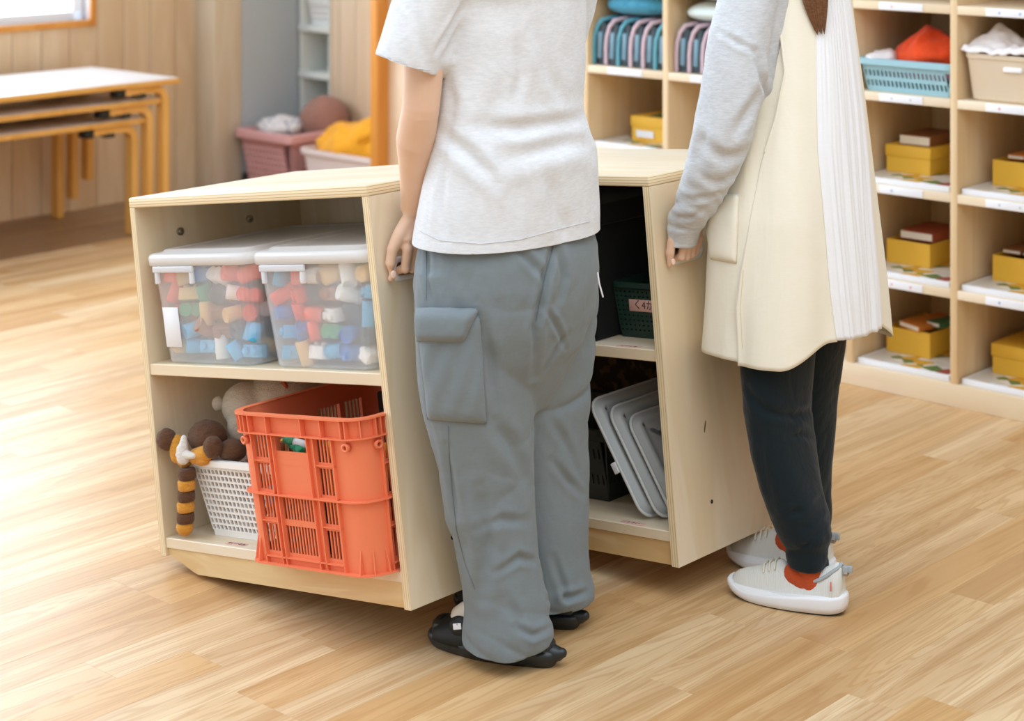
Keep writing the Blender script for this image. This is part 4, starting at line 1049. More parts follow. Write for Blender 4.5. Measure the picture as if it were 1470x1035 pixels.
def right_hand(mb, p, d):
    d = Vector(d).normalized(); s = d.cross(UP).normalized()
    mb.tube([p, p+d*.05, p+d*.085], [.026, .036, .036], 14, flat=.4, upv=UP)
    for i, o_ in enumerate((-.028, -.0095, .0095, .028)):
        b = p+d*.082+s*o_
        mb.tube([b, b+d*.035+UP*-.004, b+d*.055+UP*-.014, b+d*.064+UP*-.026], [.0095, .0088, .008, .007], 10)
    mb.tube([p+d*.02-s*.02, p+d*.05-s*.045, p+d*.075-s*.052, p+d*.095-s*.048], [.014, .012, .0105, .008], 10)
def head(mb, c, sc=1.0, yaw=0):
    """skull, jaw, nose, ears, chin; faces along f"""
    l, f = LF, FW_; c = Vector(c)
    def q(a, b, z): return c+(l*a+f*b+UP*z)*sc
    rings = []
    for z, rw, rd, off in ((-.118, .018, .02, .062), (-.112, .036, .036, .05), (-.095, .052, .056, .03), (-.07, .061, .072, .014), (-.035, .068, .084, .004), (0, .072, .092, 0), (.04, .075, .096, -.004), (.075, .068, .088, -.008), (.098, .05, .066, -.010), (.113, .025, .034, -.010), (.117, .006, .008, -.01)):
        rings.append(ering(q(0, off, z), rw*sc, rd*sc, n=24))
    mb.loft(rings, 0, True)
    mb.tube([q(0, .088, .012), q(0, .098, -.012), q(0, .109, -.030)], [.008*sc, .010*sc, .013*sc], 10)
    mb.tube([q(-.020, .088, -.062), q(0, .096, -.060), q(.020, .088, -.062)], [.005*sc, .007*sc, .005*sc], 8)
    for s in (-1, 1):
        mb.ball(q(.074*s, -.006, -.012), .010*sc, .014*sc, .028*sc, n=12)
        mb.ball(q(.031*s, .076, .010), .015*sc, .013*sc, .010*sc, n=10)
    return q
def surf_tools(*objs):
    trees = []
    for o in objs:
        bm = bmesh.new(); bm.from_mesh(o.data); trees.append(BVHTree.FromBMesh(bm)); bm.free()
    def cast(x, y):
        d = V((x-PX)/F0, 1, -(y-PY)/F0).normalized(); best = None
        for t in trees:
            h = t.ray_cast(V(0, 0, CAMZ), d)
            if h[0] is not None and (best is None or h[3] < best[3]): best = h
        return best
    return cast
class _D:
    def __init__(s, me): s.data = me
def on(me, pts):
    c = surf_tools(_D(me)); out = []
    for x, y in pts:
        h = c(x, y)
        if h: out.append(tuple(h[0]))
    return out
def patch(cast, quad, nu, nv, off, folds=None, smooth=0):
    """cloth piece lying on a surface: quad corners TL TR BR BL"""
    P = [[None]*(nv+1) for _ in range(nu+1)]
    for j in range(nv+1):
        last = None
        for i in range(nu, -1, -1):
            u, v = i/nu, j/nv
            x = (quad[0][0]*(1-u)+quad[1][0]*u)*(1-v)+(quad[3][0]*(1-u)+quad[2][0]*u)*v
            y = (quad[0][1]*(1-u)+quad[1][1]*u)*(1-v)+(quad[3][1]*(1-u)+quad[2][1]*u)*v
            h = cast(x, y)
            if h is None: P[i][j] = last; continue
            e = min(u, 1-u, v, 1-v); b = min(1, e/.08)**.5
            k = off*(.25+.75*b)+(folds(u, v)*b if folds else 0)
            nn = h[1] if h[1].dot(V(0, -1, 0)) > 0 else h[1]
            P[i][j] = h[0]+nn*k; last = P[i][j]
    for _ in range(smooth):
        Q = [r[:] for r in P]
        for i in range(1, nu):
            for j in range(1, nv):
                P[i][j] = Q[i][j]*.4+(Q[i-1][j]+Q[i+1][j]+Q[i][j-1]+Q[i][j+1])*.15
    return P

# ------------------------------------------------------------------ person in the grey T-shirt and cargo trousers
Y1 = 3.6; S1 = F0/Y1
def c1(px, y): p = at(px, y, Y1); return p
def px_rings(rows, Y, kw=1.2, kd=.745, yaw=0):
    out = []
    for y, xl, xr in rows:
        h = (xr-xl)/2*Y/F0; p = at((xl+xr)/2, y, Y)
        out.append(ering(p, h*kw, h*kd, n=36, yaw=yaw))
    return out
root1 = V(0, 3.6, 0); MR1 = T(*root1)
per1 = thing('person', 'person in a pale grey T-shirt and grey cargo trousers, gripping the tipped cabinet', 'person', MR1)
def local(me, root): me.transform(T(*(-root)))
# --- body
b = MB()
sh_l, sh_r = V(-.128, 3.472, 1.31), V(.128, 3.728, 1.31)
b.loft([ering((0, 3.6, 0), rw, rd, z, 28) for z, rw, rd in ((.82, .12, .09), (.90, .15, .105), (1.0, .128, .092), (1.10, .135, .09), (1.22, .15, .09), (1.30, .155, .08), (1.36, .11, .065), (1.385, .06, .055))], 0, True)
b.tube([V(0, 3.6, 1.34), V(-.008, 3.608, 1.46)], [.056, .05], 20)
q1 = head(b, (-.012, 3.612, 1.545))
elb = at(604, 156, 3.475)
wr, thumb1 = hand(b, M1)
mid = elb.lerp(wr, .3)+V(-.004, -.004, 0)
b.tube([sh_l+V(0, 0, -.01), sh_l.lerp(elb, .5)+V(-.010, -.005, 0), elb], [.044, .040, .0345], 22)
b.tube([elb, mid, elb.lerp(wr, .65), elb.lerp(wr, .92), wr], [.0345, .037, .0295, .0235, .0235], 22)
er = V(-.02, 3.86, 1.06); wrr = M1@V(CW-.05, .40, .83)
b.tube([sh_r, er], [.05, .036], 18); b.tube([er, er.lerp(wrr, .35), wrr], [.036, .035, .024], 18)
right_hand(b, wrr, (M1@V(CW-.16, .40, .805))-wrr)
heel_l, toe_l = V(.082, 3.512, 0), V(-.140, 3.622, 0)
heel_r, toe_r = at(832, 908, 3.672), None
heel_r = V(heel_r.x, 3.685, 0); toe_r = heel_r+V(-.228, .112, 0)
for hl, to, kx in ((heel_l, toe_l, at(690, 640, 3.545)), (heel_r, toe_r, at(785, 620, 3.69))):
    d = (to-hl).normalized(); an = hl+d*.085+UP*.10
    hip = V(0, 3.6, .86)+LF*(.085 if hl is heel_l else -.085)
    b.tube([hip, kx+d*.01, an, hl+d*.082+UP*.06], [.070, .045, .028, .028], 18)
    b.tube([hl+d*.05+UP*.058, hl+d*.10+UP*.062, hl+d*.16+UP*.050, hl+d*.20+UP*.046], [.024, .028, .030, .022], 16, flat=.7, upv=UP)
me = fuse(b, .0032, 2, .5); body1me = me
local(me, root1); mesh_obj('body', me, SKIN, per1)
nl = MB().ball(V(0, 0, 0), .0060, .0022, .0078, n=12).build('thumbnail', plain('nail', '#f0cdb9', .3), per1); 
nrm = (V(0, 0, CAMZ)-thumb1).normalized()
def nail_m(p, M, root): 
    x = (M.to_3x3()@V(0, 0, 1)); n_ = (M.to_3x3()@V(.9, -.35, 0)).normalized(); s = x.cross(n_)
    return frame(p+n_*.0083-root, s, -n_, x)
nl.matrix_local = nail_m(thumb1, M1, root1)
# eyes, hair
EYEW, HAIRM = plain('eye_white', '#f3f0ec', .3), None
HAIRM = fabric('black_hair', '#1c1715', '#2b2320', heather=.6, weave=200, k=.8, dist=.004, rough=.5)
def eyes(q, par, root):
    for s in (-1, 1):
        e = MB().ball(q(.031*s, .083, .008)-root, .0105, n=12).build('eye', EYEW, par)
        MB().ball(q(.031*s, .0905, .008)-root, .0045, n=10).build('iris', DARK, e)
        MB().tube([q(.018*s, .094, .026)-root, q(.045*s, .085, .028)-root], .0028, 6).build('eyebrow', HAIRM, par)
    MB().tube([q(-.02, .0995, -.060)-root, q(0, .1045, -.058)-root, q(.02, .0995, -.060)-root], .0035, 8).build('lips', plain('lips', '#c98273', .5), par)
eyes(q1, per1, root1)
def hair_cap(q, root, par, low=-.08, name='hair', mat=None, sc=1.0, extra=None):
    m = MB()
    m.ball(V(0, 0, 0), 1, n=36)
    vs_ = []
    for p in m.v:
        a, f_, z = p.x*.084, p.y*.105-.008, p.z*.108+.025
        if f_ > .045 and z < .055: f_ = .045+(f_-.045)*.15; a *= .93
        if z < low: z = low
        n_ = noise.noise(V(a*30, f_*30, z*8))*.004
        vs_.append(q(a*(1+n_*8), f_-abs(n_), z)-root)
    m.v = vs_
    if extra: extra(m)
    m.build(name, mat or HAIRM, par)
hair_cap(q1, root1, per1)
# --- T-shirt
TSH = fabric('heather_grey_jersey', '#e1e3e6', '#c9ccd1', heather=.62, weave=700, k=.25, dist=.0008, macro=(5.5, .45, .010))
m = MB()
rows = [(395, 592, 866), (337, 598, 860), (290, 606, 858), (250, 614, 857), (215, 620, 855), (195, 623, 846), (165, 627, 837), (130, 628, 836), (90, 629, 837), (40, 630, 838), (0, 632, 838)]
rings = px_rings(rows, Y1)
rings += [ering((0, 3.6, 0), rw, rd, z, 36) for z, rw, rd in ((1.27, .186, .108), (1.32, .172, .098), (1.355, .14, .086), (1.385, .095, .074), (1.40, .072, .066))]
m.loft(rings, 0, True)
hemL = at(580, 97, 3.452)
dl = (hemL-sh_l).normalized()
def sleeve(mb, p0, pts, rs, flat=.9, upv=LF): mb.tube([p0]+pts, rs, 26, flat=flat, upv=upv, round_=False)
m.tube([sh_l+V(.03, .03, .01), sh_l+V(-.0, -.0, .0), sh_l.lerp(hemL, .5), hemL], [.060, .066, .063, .0605], 28, flat=.95, upv=FW_, round_=False)
m.ball(sh_l+V(.012, .012, .0), .066, .066, .052, n=20)
m.tube([sh_l+V(.035, .035, -.02), at(628, 48, 3.51), at(621, 78, 3.485)], [.064, .054, .042], 20)
hemR = V(.085, 3.765, 1.115); dr = (hemR-sh_r).normalized()
m.tube([sh_r+V(-.03, -.03, .01), sh_r, sh_r.lerp(hemR, .5), hemR], [.060, .064, .062, .060], 28, flat=.9, upv=FW_, round_=False)
m.ball(sh_r+V(-.012, -.012, 0), .064, .064, .052, n=20)
me = fuse(m, .0055, 5, .5)
zh = .783
cut(me, (0, 0, zh), (0, 0, -1)); cut(me, hemL-dl*.006, dl, (hemL, .085)); cut(me, hemR-dr*.006, dr, (hemR, .08)); cut(me, (0, 0, 1.392), (0, 0, 1))
def nz(p):
    a = (p.x*.707-p.y*.707); w_ = noise.noise(V(a*5, p.z*6, p.y*3))
    return .0035*noise.noise(V(a*9+w_, p.y*6, p.z*7+w_*1.5))+.0022*noise.noise(p*19)
displace(me, nz)
cr = [([(690, 182), (745, 186), (800, 178), (838, 172)], .013, -.0075), ([(636, 190), (673, 222), (712, 262)], .012, -.0085), ([(700, 238), (760, 222), (815, 206), (850, 214)], .017, -.007),
      ([(628, 72), (645, 42), (664, 8)], .008, -.009), ([(634, 105), (650, 150), (640, 200)], .012, -.005), ([(770, 40), (790, 110), (812, 150)], .014, -.004), ([(720, 120), (705, 170), (730, 240), (760, 330)], .018, -.004),
      ([(790, 250), (800, 300), (815, 345)], .016, -.006), ([(640, 230), (632, 290), (640, 345)], .010, -.005), ([(596, 10), (600, 50), (612, 95)], .01, -.004), ([(745, 60), (748, 110), (740, 150)], .011, -.004), ([(625, 180), (618, 150), (627, 110)], .008, -.006)]
apply_creases(me, [(on(me, a), w_, d_) for a, w_, d_ in cr if len(on(me, a)) > 1])
clamp_cab(me, M1, .012)
shirt_w = me.copy(); cast_s = surf_tools(_D(shirt_w))
local(me, root1); shirt = mesh_obj('t_shirt', me, TSH, per1, solid=.0022)
# hem fold: a thin stitched ridge just above the hem
def line_on(cast, pts, r, name, mat, par, root, off=.0012, sub=6, n=6):
    P = []
    for (x0, y0), (x1, y1) in zip(pts[:-1], pts[1:]):
        for k in range(sub):
            h = cast(x0+(x1-x0)*k/sub, y0+(y1-y0)*k/sub)
            if h: P.append(h[0]+h[1]*off-root)
    if len(P) > 2: return MB().tube(P, r, n).build(name, mat, par)
line_on(cast_s, [(603, 331), (632, 345), (690, 350), (745, 344), (800, 329), (856, 315)], .0006, 'hem_stitch', TSH, shirt, root1)
line_on(cast_s, [(541, 73), (560, 86), (590, 97), (624, 101)], .0006, 'hem_stitch', TSH, shirt, root1)
# --- trousers
TRO = fabric('grey_ripstop_cotton', '#7c868b', '#70797e', heather=.3, weave=1100, k=.35, dist=.0006, macro=(7, .9, .008, (1, 1, .55)))
m = MB()
rg = [ering((0, 3.6, 0), rw, rd, z, 36) for z, rw, rd in ((.93, .150, .105), (.88, .160, .108), (.83, .175, .112))]
rg += px_rings([(338, 607, 852), (362, 602, 858), (395, 599, 860), (425, 602, 858), (460, 608, 852), (500, 624, 838), (545, 652, 812), (590, 690, 785)], 3.6)
m.loft([r[:] for r in rg][::-1], 0, True)
left = [(380, 600, 750), (440, 597, 762), (500, 599, 768), (540, 602, 769), (580, 609, 768), (620, 620, 767), (660, 629, 766), (700, 634, 766), (735, 637, 767), (765, 650, 769), (800, 656, 771), (840, 664, 778), (870, 668, 786), (895, 664, 792), (915, 664, 793), (950, 668, 790)]
right = [(380, 740, 860), (440, 712, 860), (500, 712, 858), (560, 716, 852), (620, 718, 847), (680, 722, 846), (740, 724, 845), (790, 726, 843), (820, 726, 845), (850, 724, 851), (870, 726, 850), (900, 730, 848)]
def leg_rings(rows, Yt, Yb, flare=True):
    out = []; y0, y1 = rows[0][0], rows[-1][0]
    for y, xl, xr in rows:
        Y = Yt+(Yb-Yt)*(y-y0)/(y1-y0); h = (xr-xl)/2*Y/F0
        q = max(0, min(1, (y-y0)/(y1-y0)*2.6-1.5)) if flare else 0
        out.append(ering(at((xl+xr)/2, y, Y), h*(1.18-.20*q), h*(.74+.28*q), n=30))
    return out
m.loft(leg_rings(left, 3.53, 3.540)[::-1], 0, True)
m.loft(leg_rings(right, 3.675, 3.708)[::-1], 0, True)
me = fuse(m, .0042, 9, .5)
cut(me, (0, 3.545, .040), (.05, .10, -1), (V(0, 3.54, .05), .15)); cut(me, (.1, 3.69, .054), (-.05, .05, -1), (V(.085, 3.715, .05), .13)); cut(me, (0, 0, .90), (0, 0, 1))
def nz2(p):
    a = (p.x*.707-p.y*.707); low = max(0, min(1, (.75-p.z)/.6))
    w_ = noise.noise(V(a*4+7, p.y*4, p.z*3))
    n1 = noise.noise(V(a*7+w_, p.y*7, p.z*2.4+w_)); u1, v1 = a*.75+p.z*.66, p.z*.75-a*.66; u2, v2 = a*.8-p.z*.6, p.z*.8+a*.6
    m1 = max(0, noise.noise(V(a*3+9, p.y*3, p.z*3.5)))*2.2; m2 = max(0, noise.noise(V(a*3-9, p.y*3, p.z*3.5+5)))*2.2
    r1 = max(0, 1-2.6*abs(noise.noise(V(u1*3.2, p.y*4, v1*14+w_))))**2; r2 = max(0, 1-2.6*abs(noise.noise(V(u2*3.2+4, p.y*4, v2*15+w_))))**2
    r3 = max(0, 1-2.6*abs(noise.noise(V(a*22+w_, p.y*14, p.z*4+3))))**2
    return .0058*n1-.0062*r1*m1*(.6+low)-.0062*r2*m2*(.6+low)-.0030*r3*m2+.0007*noise.noise(p*45)
displace(me, nz2)
cr = [([(796, 338), (782, 400), (768, 470), (766, 540)], .009, -.010), ([(742, 352), (765, 380), (782, 400)], .008, -.006), ([(798, 350), (810, 400), (800, 440)], .010, -.007),
      ([(690, 455), (705, 520), (712, 600)], .010, -.006), ([(615, 350), (612, 400), (622, 440)], .007, -.005), ([(780, 440), (800, 470), (812, 500)], .006, -.005), ([(775, 540), (800, 500), (815, 480)], .008, -.005),
      ([(700, 600), (735, 640), (760, 700)], .014, -.006), ([(690, 700), (700, 780), (692, 860)], .012, -.008), ([(712, 820), (745, 800), (768, 806)], .007, -.006), ([(680, 760), (720, 745), (760, 748)], .008, -.004), ([(792, 660), (815, 690), (838, 712)], .007, -.005),
      ([(790, 600), (815, 640), (835, 690)], .009, -.005), ([(785, 860), (815, 858), (842, 850)], .006, -.009), ([(795, 800), (810, 845), (812, 862)], .007, -.006), ([(740, 900), (765, 912), (792, 900)], .006, -.006), ([(640, 640), (648, 690), (655, 740)], .008, -.006), ([(728, 860), (745, 890), (755, 930)], .010, -.004)]
apply_creases(me, [(o_, w_, d_) for o_, w_, d_ in [(on(me, a), w_, d_) for a, w_, d_ in cr] if len(o_) > 1])
clamp_cab(me, M1, .010)
tro_w = me.copy(); cast_t = surf_tools(_D(tro_w))
local(me, root1); tro = mesh_obj('cargo_trousers', me, TRO, per1, solid=.0022)
# cargo pocket with flap
fold = lambda u, v: -.0060*math.sin((u*2.2+v*1.4)*PI*1.4)**2*(1-v*.2)+.003+.002*noise.noise(V(u*7, v*5, 3))
P = patch(cast_t, [(602, 478), (688, 452), (697, 607), (616, 601)], 22, 30, .011, fold, smooth=4)
nu, nv = 22, 30
mm = MB(); base = 0
for i in range(nu+1):
    for j in range(nv+1): mm.v.append(P[i][j]-root1)
for i in range(nu):
    for j in range(nv):
        a_ = i*(nv+1)+j; mm.f.append([a_, a_+nv+1, a_+nv+2, a_+1]); mm.m.append(0); mm.sm.append(True)
pkt = mm.build('cargo_pocket', TRO, tro, solid=.0022)
SEAM = plain('seam_thread', '#6b747a', .8)
MB().tube([P[0][j]-root1 for j in range(nv+1)]+[P[i][nv]-root1 for i in range(1, nu+1)]+[P[nu][j]-root1 for j in range(nv-1, -1, -1)], .0017, 6, round_=False).build('pocket_edge', SEAM, pkt)
P = patch(cast_t, [(601, 442), (687, 442), (664, 490), (604, 489)], 20, 12, .028, lambda u, v: .0015*noise.noise(V(u*9, v*2, 7)), smooth=6)
mm = MB(); nu, nv = 20, 12
for i in range(nu+1):
    for j in range(nv+1): mm.v.append(P[i][j]-root1)
for i in range(nu):
    for j in range(nv):
        a_ = i*(nv+1)+j; mm.f.append([a_, a_+nv+1, a_+nv+2, a_+1]); mm.m.append(0); mm.sm.append(True)
fl = mm.build('pocket_flap', TRO, tro, solid=.003)
MB().tube([P[0][j]-root1 for j in range(nv+1)]+[P[i][nv]-root1 for i in range(1, nu+1)]+[P[nu][j]-root1 for j in range(nv-1, -1, -1)]+[P[i][0]-root1 for i in range(nu-1, 0, -1)], .0016, 6, round_=False).build('flap_edge', SEAM, fl)
SEAM = plain('seam_thread', '#737c82', .8)
line_on(cast_t, [(643, 612), (645, 660), (649, 710), (655, 760), (668, 810), (683, 850)], .0011, 'side_seam', SEAM, tro, root1, .0006, 8)
line_on(cast_t, [(798, 340), (783, 395), (768, 470)], .0010, 'back_seam', SEAM, tro, root1, .0006, 8)
line_on(cast_t, [(612, 358), (612, 440)], .0009, 'side_seam', SEAM, tro, root1, .0006, 8)
a_ = at(858, 392, 3.60)-root1
MB().tube([a_, a_+V(.003, 0, -.02), a_+V(.010, 0, -.045)], .0016, 6).build('drawstring', PAPER, tro)['label'] = 'whitish drawstring end'
# --- slides
RUB = plain('black_rubber', '#1d2427', .38, .5); RUB2 = plain('black_rubber_matt', '#101415', .6)
def plan(L, hw, s=1.0, z=0, n=40, dx=0, base=.74):
    """shoe-sole outline, heel at x=0, toe at x=L"""
    pts = []
    for i in range(n):
        a = 2*PI*i/n; x = (1-math.cos(a))/2; side = math.sin(a)
        w_ = hw*(base+(1.04-base)*math.sin(min(1, x*1.35)*PI*.62)**2)*abs(side)**.62
        pts.append(V((x-.5)*L*s+L/2+dx, math.copysign(w_, side)*(1+(s-1)*2.2), z))
    return pts
def slide(hl, to, par, root, label_):
    d = (to-hl).normalized(); s = UP.cross(d); M = frame(hl-root, d, s, UP)
    L = (to-hl).length+.012; g = thing('x', None, None); bpy.data.objects.remove(g)
    m = MB().loft([plan(L, .044, .96, .0), plan(L, .046, 1.0, .007), plan(L, .048, 1.035, .018), plan(L, .048, 1.035, .024), plan(L, .046, 1.01, .029), plan(L, .044, .975, .0305),
                   plan(L, .0445, .98, .033), plan(L, .043, .965, .044), plan(L, .041, .925, .050), plan(L, .038, .87, .0505), plan(L, .036, .84, .044), plan(L, .034, .80, .034)], 0, True).xf(M)
    o = m.build('slide_sandal', RUB, par, fixn=True)
    if label_: o['label'] = label_
    m = MB()
    rings = []
    for x, h, w_ in ((.120, .055, .043), (.128, .070, .046), (.150, .078, .049), (.180, .076, .051), (.210, .068, .050), (.235, .057, .045), (.252, .045, .036), (.262, .036, .024)):
        rings.append([V(x*L/.27, w_*math.cos(PI*k/14), .020+(h-.020)*math.sin(PI*k/14)**.75) for k in range(15)]+[V(x*L/.27, -w_*.6, .018), V(x*L/.27, w_*.6, .018)])
    m.loft(rings, 0, True); m.xf(M); m.build('strap', RUB2, o, fixn=True)
    # stepped heel collar and tail nub
    m = MB().tube([V(.014, 0, .024), V(.002, 0, .024), V(-.006, 0, .025), V(-.011, 0, .027)], [.018, .0155, .013, .010], 16, upv=(0, 1, 0)).xf(M); m.build('tail_nub', RUB, o)
    m = MB().ball(V(.188*L/.27, .040, .056), .022, .012, .020, n=16).xf(M); e = m.build('round_button', RUB2, o)
    MB().rbox(-.0085, .0085, .0, .0012, -.0055, .0055, .0005).xf(M@T(.188*L/.27, .0505, .060)@R('X', 12)@R('Y', 14)).build('white_patch', PAPER, o)
slide(heel_l, toe_l, per1, root1, None); slide(heel_r, toe_r, per1, root1, None)
SOCK = fabric('cream_sock', '#e6dccb', heather=.2, weave=500)
d = (toe_l-heel_l).normalized()
for hl in (heel_l, heel_r):
    MB().tube([hl+d*.075+UP*.05-root1, hl+d*.10+UP*.080-root1, hl+d*.155+UP*.070-root1, hl+d*.19+UP*.055-root1], [.026, .032, .036, .03], 18).build('sock', SOCK, per1)

# ------------------------------------------------------------------ person in the cream apron
Y2 = 3.93; C2 = V(at(1148, 0, Y2).x, Y2, 0); root2 = V(C2.x, C2.y, 0); S2 = F0/Y2
per2 = thing('person', 'person in a long cream apron, grey long-sleeved top, dark trousers and white sneakers', 'person', T(*root2))
b = MB(); X2, = (C2.x,)
sl, sr = C2+LF*.150+UP*1.235, C2-LF*.120+FW_*.055+UP*1.235
b.loft([ering(C2, rw, rd, z, 28) for z, rw, rd in ((.78, .12, .09), (.86, .14, .10), (.96, .104, .076), (1.06, .10, .072), (1.16, .09, .066), (1.235, .085, .062), (1.275, .065, .05), (1.30, .044, .042))], 0, True)
b.tube([C2+UP*1.27, C2+FW_*.008+UP*1.375], [.046, .042], 20)
q2 = head(b, C2+FW_*.012+UP*1.455, .94)
el2 = at(1034, 212, 3.80)
wr2, thumb2 = hand(b, M2, dy=.004, dz=-.006, s=.90)
b.tube([sl, el2], [.038, .030], 18); b.tube([el2, el2.lerp(wr2, .4), wr2], [.030, .029, .0205], 18)
er2 = C2+V(-.04, .20, 1.0); wrr2 = M2@V(CW-.03, .40, .825)
b.tube([sr, er2], [.038, .03], 18); b.tube([er2, wrr2], [.03, .02], 18); right_hand(b, wrr2, (M2@V(CW-.14, .40, .80))-wrr2)
h2l, t2l = V(.662, 3.754, 0), V(.456, 3.869, 0)
h2r = V(.668, 3.935, 0); t2r = V(at(1050, 800, 4.05).x+.005, 4.045, 0)
for hl, to, kx, s in ((h2l, t2l, at(1120, 620, 3.84), 1), (h2r, t2r, at(1150, 600, 4.0), -1)):
    d = (to-hl).normalized(); an = hl+d*.088+UP*.10
    b.tube([C2+LF*.08*s+UP*.82, kx, an, hl+d*.078+UP*.06], [.065, .04, .024, .024], 18)
    b.tube([hl+d*.05+UP*.045, hl+d*.10+UP*.045, hl+d*.15+UP*.038, hl+d*.19+UP*.034], [.018, .020, .020, .014], 14)
me = fuse(b, .0032, 2, .5); local(me, root2); mesh_obj('body', me, SKIN, per2)
nl = MB().ball(V(0, 0, 0), .0054, .002, .007, n=12).build('thumbnail', plain('nail2', '#f0cdb9', .3), per2); nl.matrix_local = nail_m(thumb2, M2, root2)
eyes(q2, per2, root2)
BRH = fabric('brown_hair', '#7d5436', '#523420', heather=.7, weave=200, k=.8, dist=.003, rough=.45)
hair_cap(q2, root2, per2, name='hair', mat=BRH)
# long tail of hair hanging down the back, ending between the shoulder blades
m = MB(); rh = random.Random(2)
tip = at(1184, 50, 3.815)
p0 = q2(0, -.088, .01); p1 = C2-FW_*.112+UP*1.30; p2_ = at(1169, -40, 3.815)
for i in range(46):
    a = rh.random()*2*PI; rr_ = math.sqrt(rh.random()); ox, oy = rr_*math.cos(a), rr_*math.sin(a)
    en = tip+V(-.010*(1-ox), 0, .030*rh.random())
    pts = [p0+LF*ox*.018+UP*oy*.012, p1+LF*-ox*.024+FW_*-oy*.006, p2_+V(ox*.031-.004, -abs(oy)*.008, 0), p2_.lerp(en, .55)+V(ox*.017-.004, -abs(oy)*.006, 0), en]
    P = []
    for k in range(len(pts)-1):
        for t_ in range(4): P.append(pts[k].lerp(pts[k+1], t_/4))
    P.append(pts[-1])
    for _ in range(2): P = [P[0]]+[(P[k-1]+P[k]*2+P[k+1])/4 for k in range(1, len(P)-1)]+[P[-1]]
    m.tube([p-root2 for p in P], [.0042]*(len(P)-4)+[.0036, .003, .002, .0008], 6)
m.build('ponytail', BRH, per2)
# --- long-sleeved top
LST = fabric('grey_melange_jersey', '#d3d6da', '#b0b5bb', heather=.6, weave=650, k=.3, dist=.0008, macro=(9, .5, .008))
m = MB()
m.loft([ering(C2, rw, rd, z, 36) for z, rw, rd in ((.80, .150, .112), (.90, .142, .106), (1.0, .135, .098), (1.06, .128, .090), (1.12, .116, .084), (1.18, .104, .080), (1.23, .104, .078), (1.27, .09, .070), (1.30, .065, .058), (1.315, .052, .05))], 0, True)
slv = [(1078, -22, 3.82, .062), (1062, 50, 3.80, .062), (1052, 120, 3.79, .062), (1038, 190, 3.785, .060), (1022, 240, 3.80, .053), (1000, 290, 3.835, .043), (984, 322, 3.87, .035), (979, 340, 3.882, .0345), (978, 352, 3.885, .0345)]
P = [at(x, y, Y) for x, y, Y, r_ in slv]; m.tube(P, [s[3] for s in slv], 26, upv=FW_, round_=False)
m.ball(P[0]+V(.01, .01, .0), .060, .060, .05, n=20)
m.tube([P[0]+V(.03, .03, 0), P[1]+V(.04, .05, 0), P[2]+V(.035, .045, -.01)], [.062, .058, .05], 20)
cuffp, cuffd = P[-1], (P[-1]-P[-2]).normalized()
er_ = [sr+V(0, 0, -.005), sr.lerp(er2, .5), er2, er2.lerp(wrr2, .5), wrr2.lerp(er2, .05)]; m.tube(er_, [.062, .056, .050, .04, .034], 24, upv=FW_)
me = fuse(m, .005, 4, .5)
cut(me, cuffp-cuffd*.005, cuffd, (cuffp, .05))
def nz3(p):
    fore = max(0, 1-abs(p.z-.80)/.14) if p.x < C2.x-.10 else 0
    w_ = noise.noise(p*5)
    return .004*noise.noise(V(p.x*9, p.y*9, p.z*7+w_))+.0055*fore*noise.noise(V(p.x*12, p.y*12, p.z*42+p.x*30+w_*3))+.0015*noise.noise(p*30)
displace(me, nz3)
cr = [([(1030, 44), (1060, 62), (1086, 76)], .006, -.006), ([(1086, 76), (1094, 110), (1098, 150)], .010, -.009), ([(1095, 120), (1075, 160), (1050, 200)], .012, -.007), ([(1072, 215), (1040, 225), (1010, 205)], .012, -.007), ([(1060, 245), (1035, 262), (1005, 250)], .010, -.007), ([(1030, 278), (1005, 285), (975, 280)], .007, -.005), ([(1010, 300), (990, 312), (962, 306)], .006, -.005), ([(1012, 120), (1014, 180), (1000, 240)], .012, -.005), ([(1003, 330), (980, 328), (958, 322)], .005, -.004)]
apply_creases(me, [(o_, w_, d_) for o_, w_, d_ in [(on(me, a), w_, d_) for a, w_, d_ in cr] if len(o_) > 1])
clamp_cab(me, M2, .012)
local(me, root2); mesh_obj('long_sleeved_top', me, LST, per2, solid=.002)
# --- dark trousers
NAVY = fabric('dark_teal_trousers', '#131f24', '#0f191d', heather=.3, weave=900, k=.3, dist=.0005, macro=(9, .8, .008, (1, 1, .7)))
m = MB()
m.loft([ering(C2, rw, rd, z, 30) for z, rw, rd in ((.90, .13, .10), (.82, .155, .115), (.74, .16, .118), (.66, .15, .11))][::-1], 0, True)
L_ = [(380, 1060, 1180), (450, 1058, 1178), (520, 1061, 1173), (585, 1066, 1167), (650, 1076, 1173), (700, 1089, 1180), (735, 1103, 1190), (765, 1115, 1196), (785, 1126, 1188), (800, 1129, 1190), (815, 1131, 1189)]
R_ = [(380, 1120, 1222), (450, 1120, 1221), (500, 1118, 1217), (570, 1122, 1206), (650, 1128, 1199), (710, 1132, 1194), (735, 1132, 1196), (755, 1134, 1192), (775, 1136, 1192)]
m.loft(leg_rings(L_, 3.86, 3.795)[::-1], 0, True); m.loft(leg_rings(R_, 4.0, 3.985)[::-1], 0, True)
me = fuse(m, .005, 4, .5)
cut(me, (0, 0, .072), (0, -.05, -1), (V(.6, 3.79, .08), .1)); cut(me, (0, 0, .085), (0, -.0, -1), (V(.61, 3.985, .09), .08))
def nz4(p):
    w_ = noise.noise(p*4); low = max(0, min(1, (.28-p.z)/.18))
    r_ = 1-2*abs(noise.noise(V(p.x*9, p.y*9, p.z*13+w_*3)))
    return .003*noise.noise(V(p.x*8, p.y*8, p.z*6+w_))-.003*max(0, r_)**2*(.3+low*1.3)
displace(me, nz4)
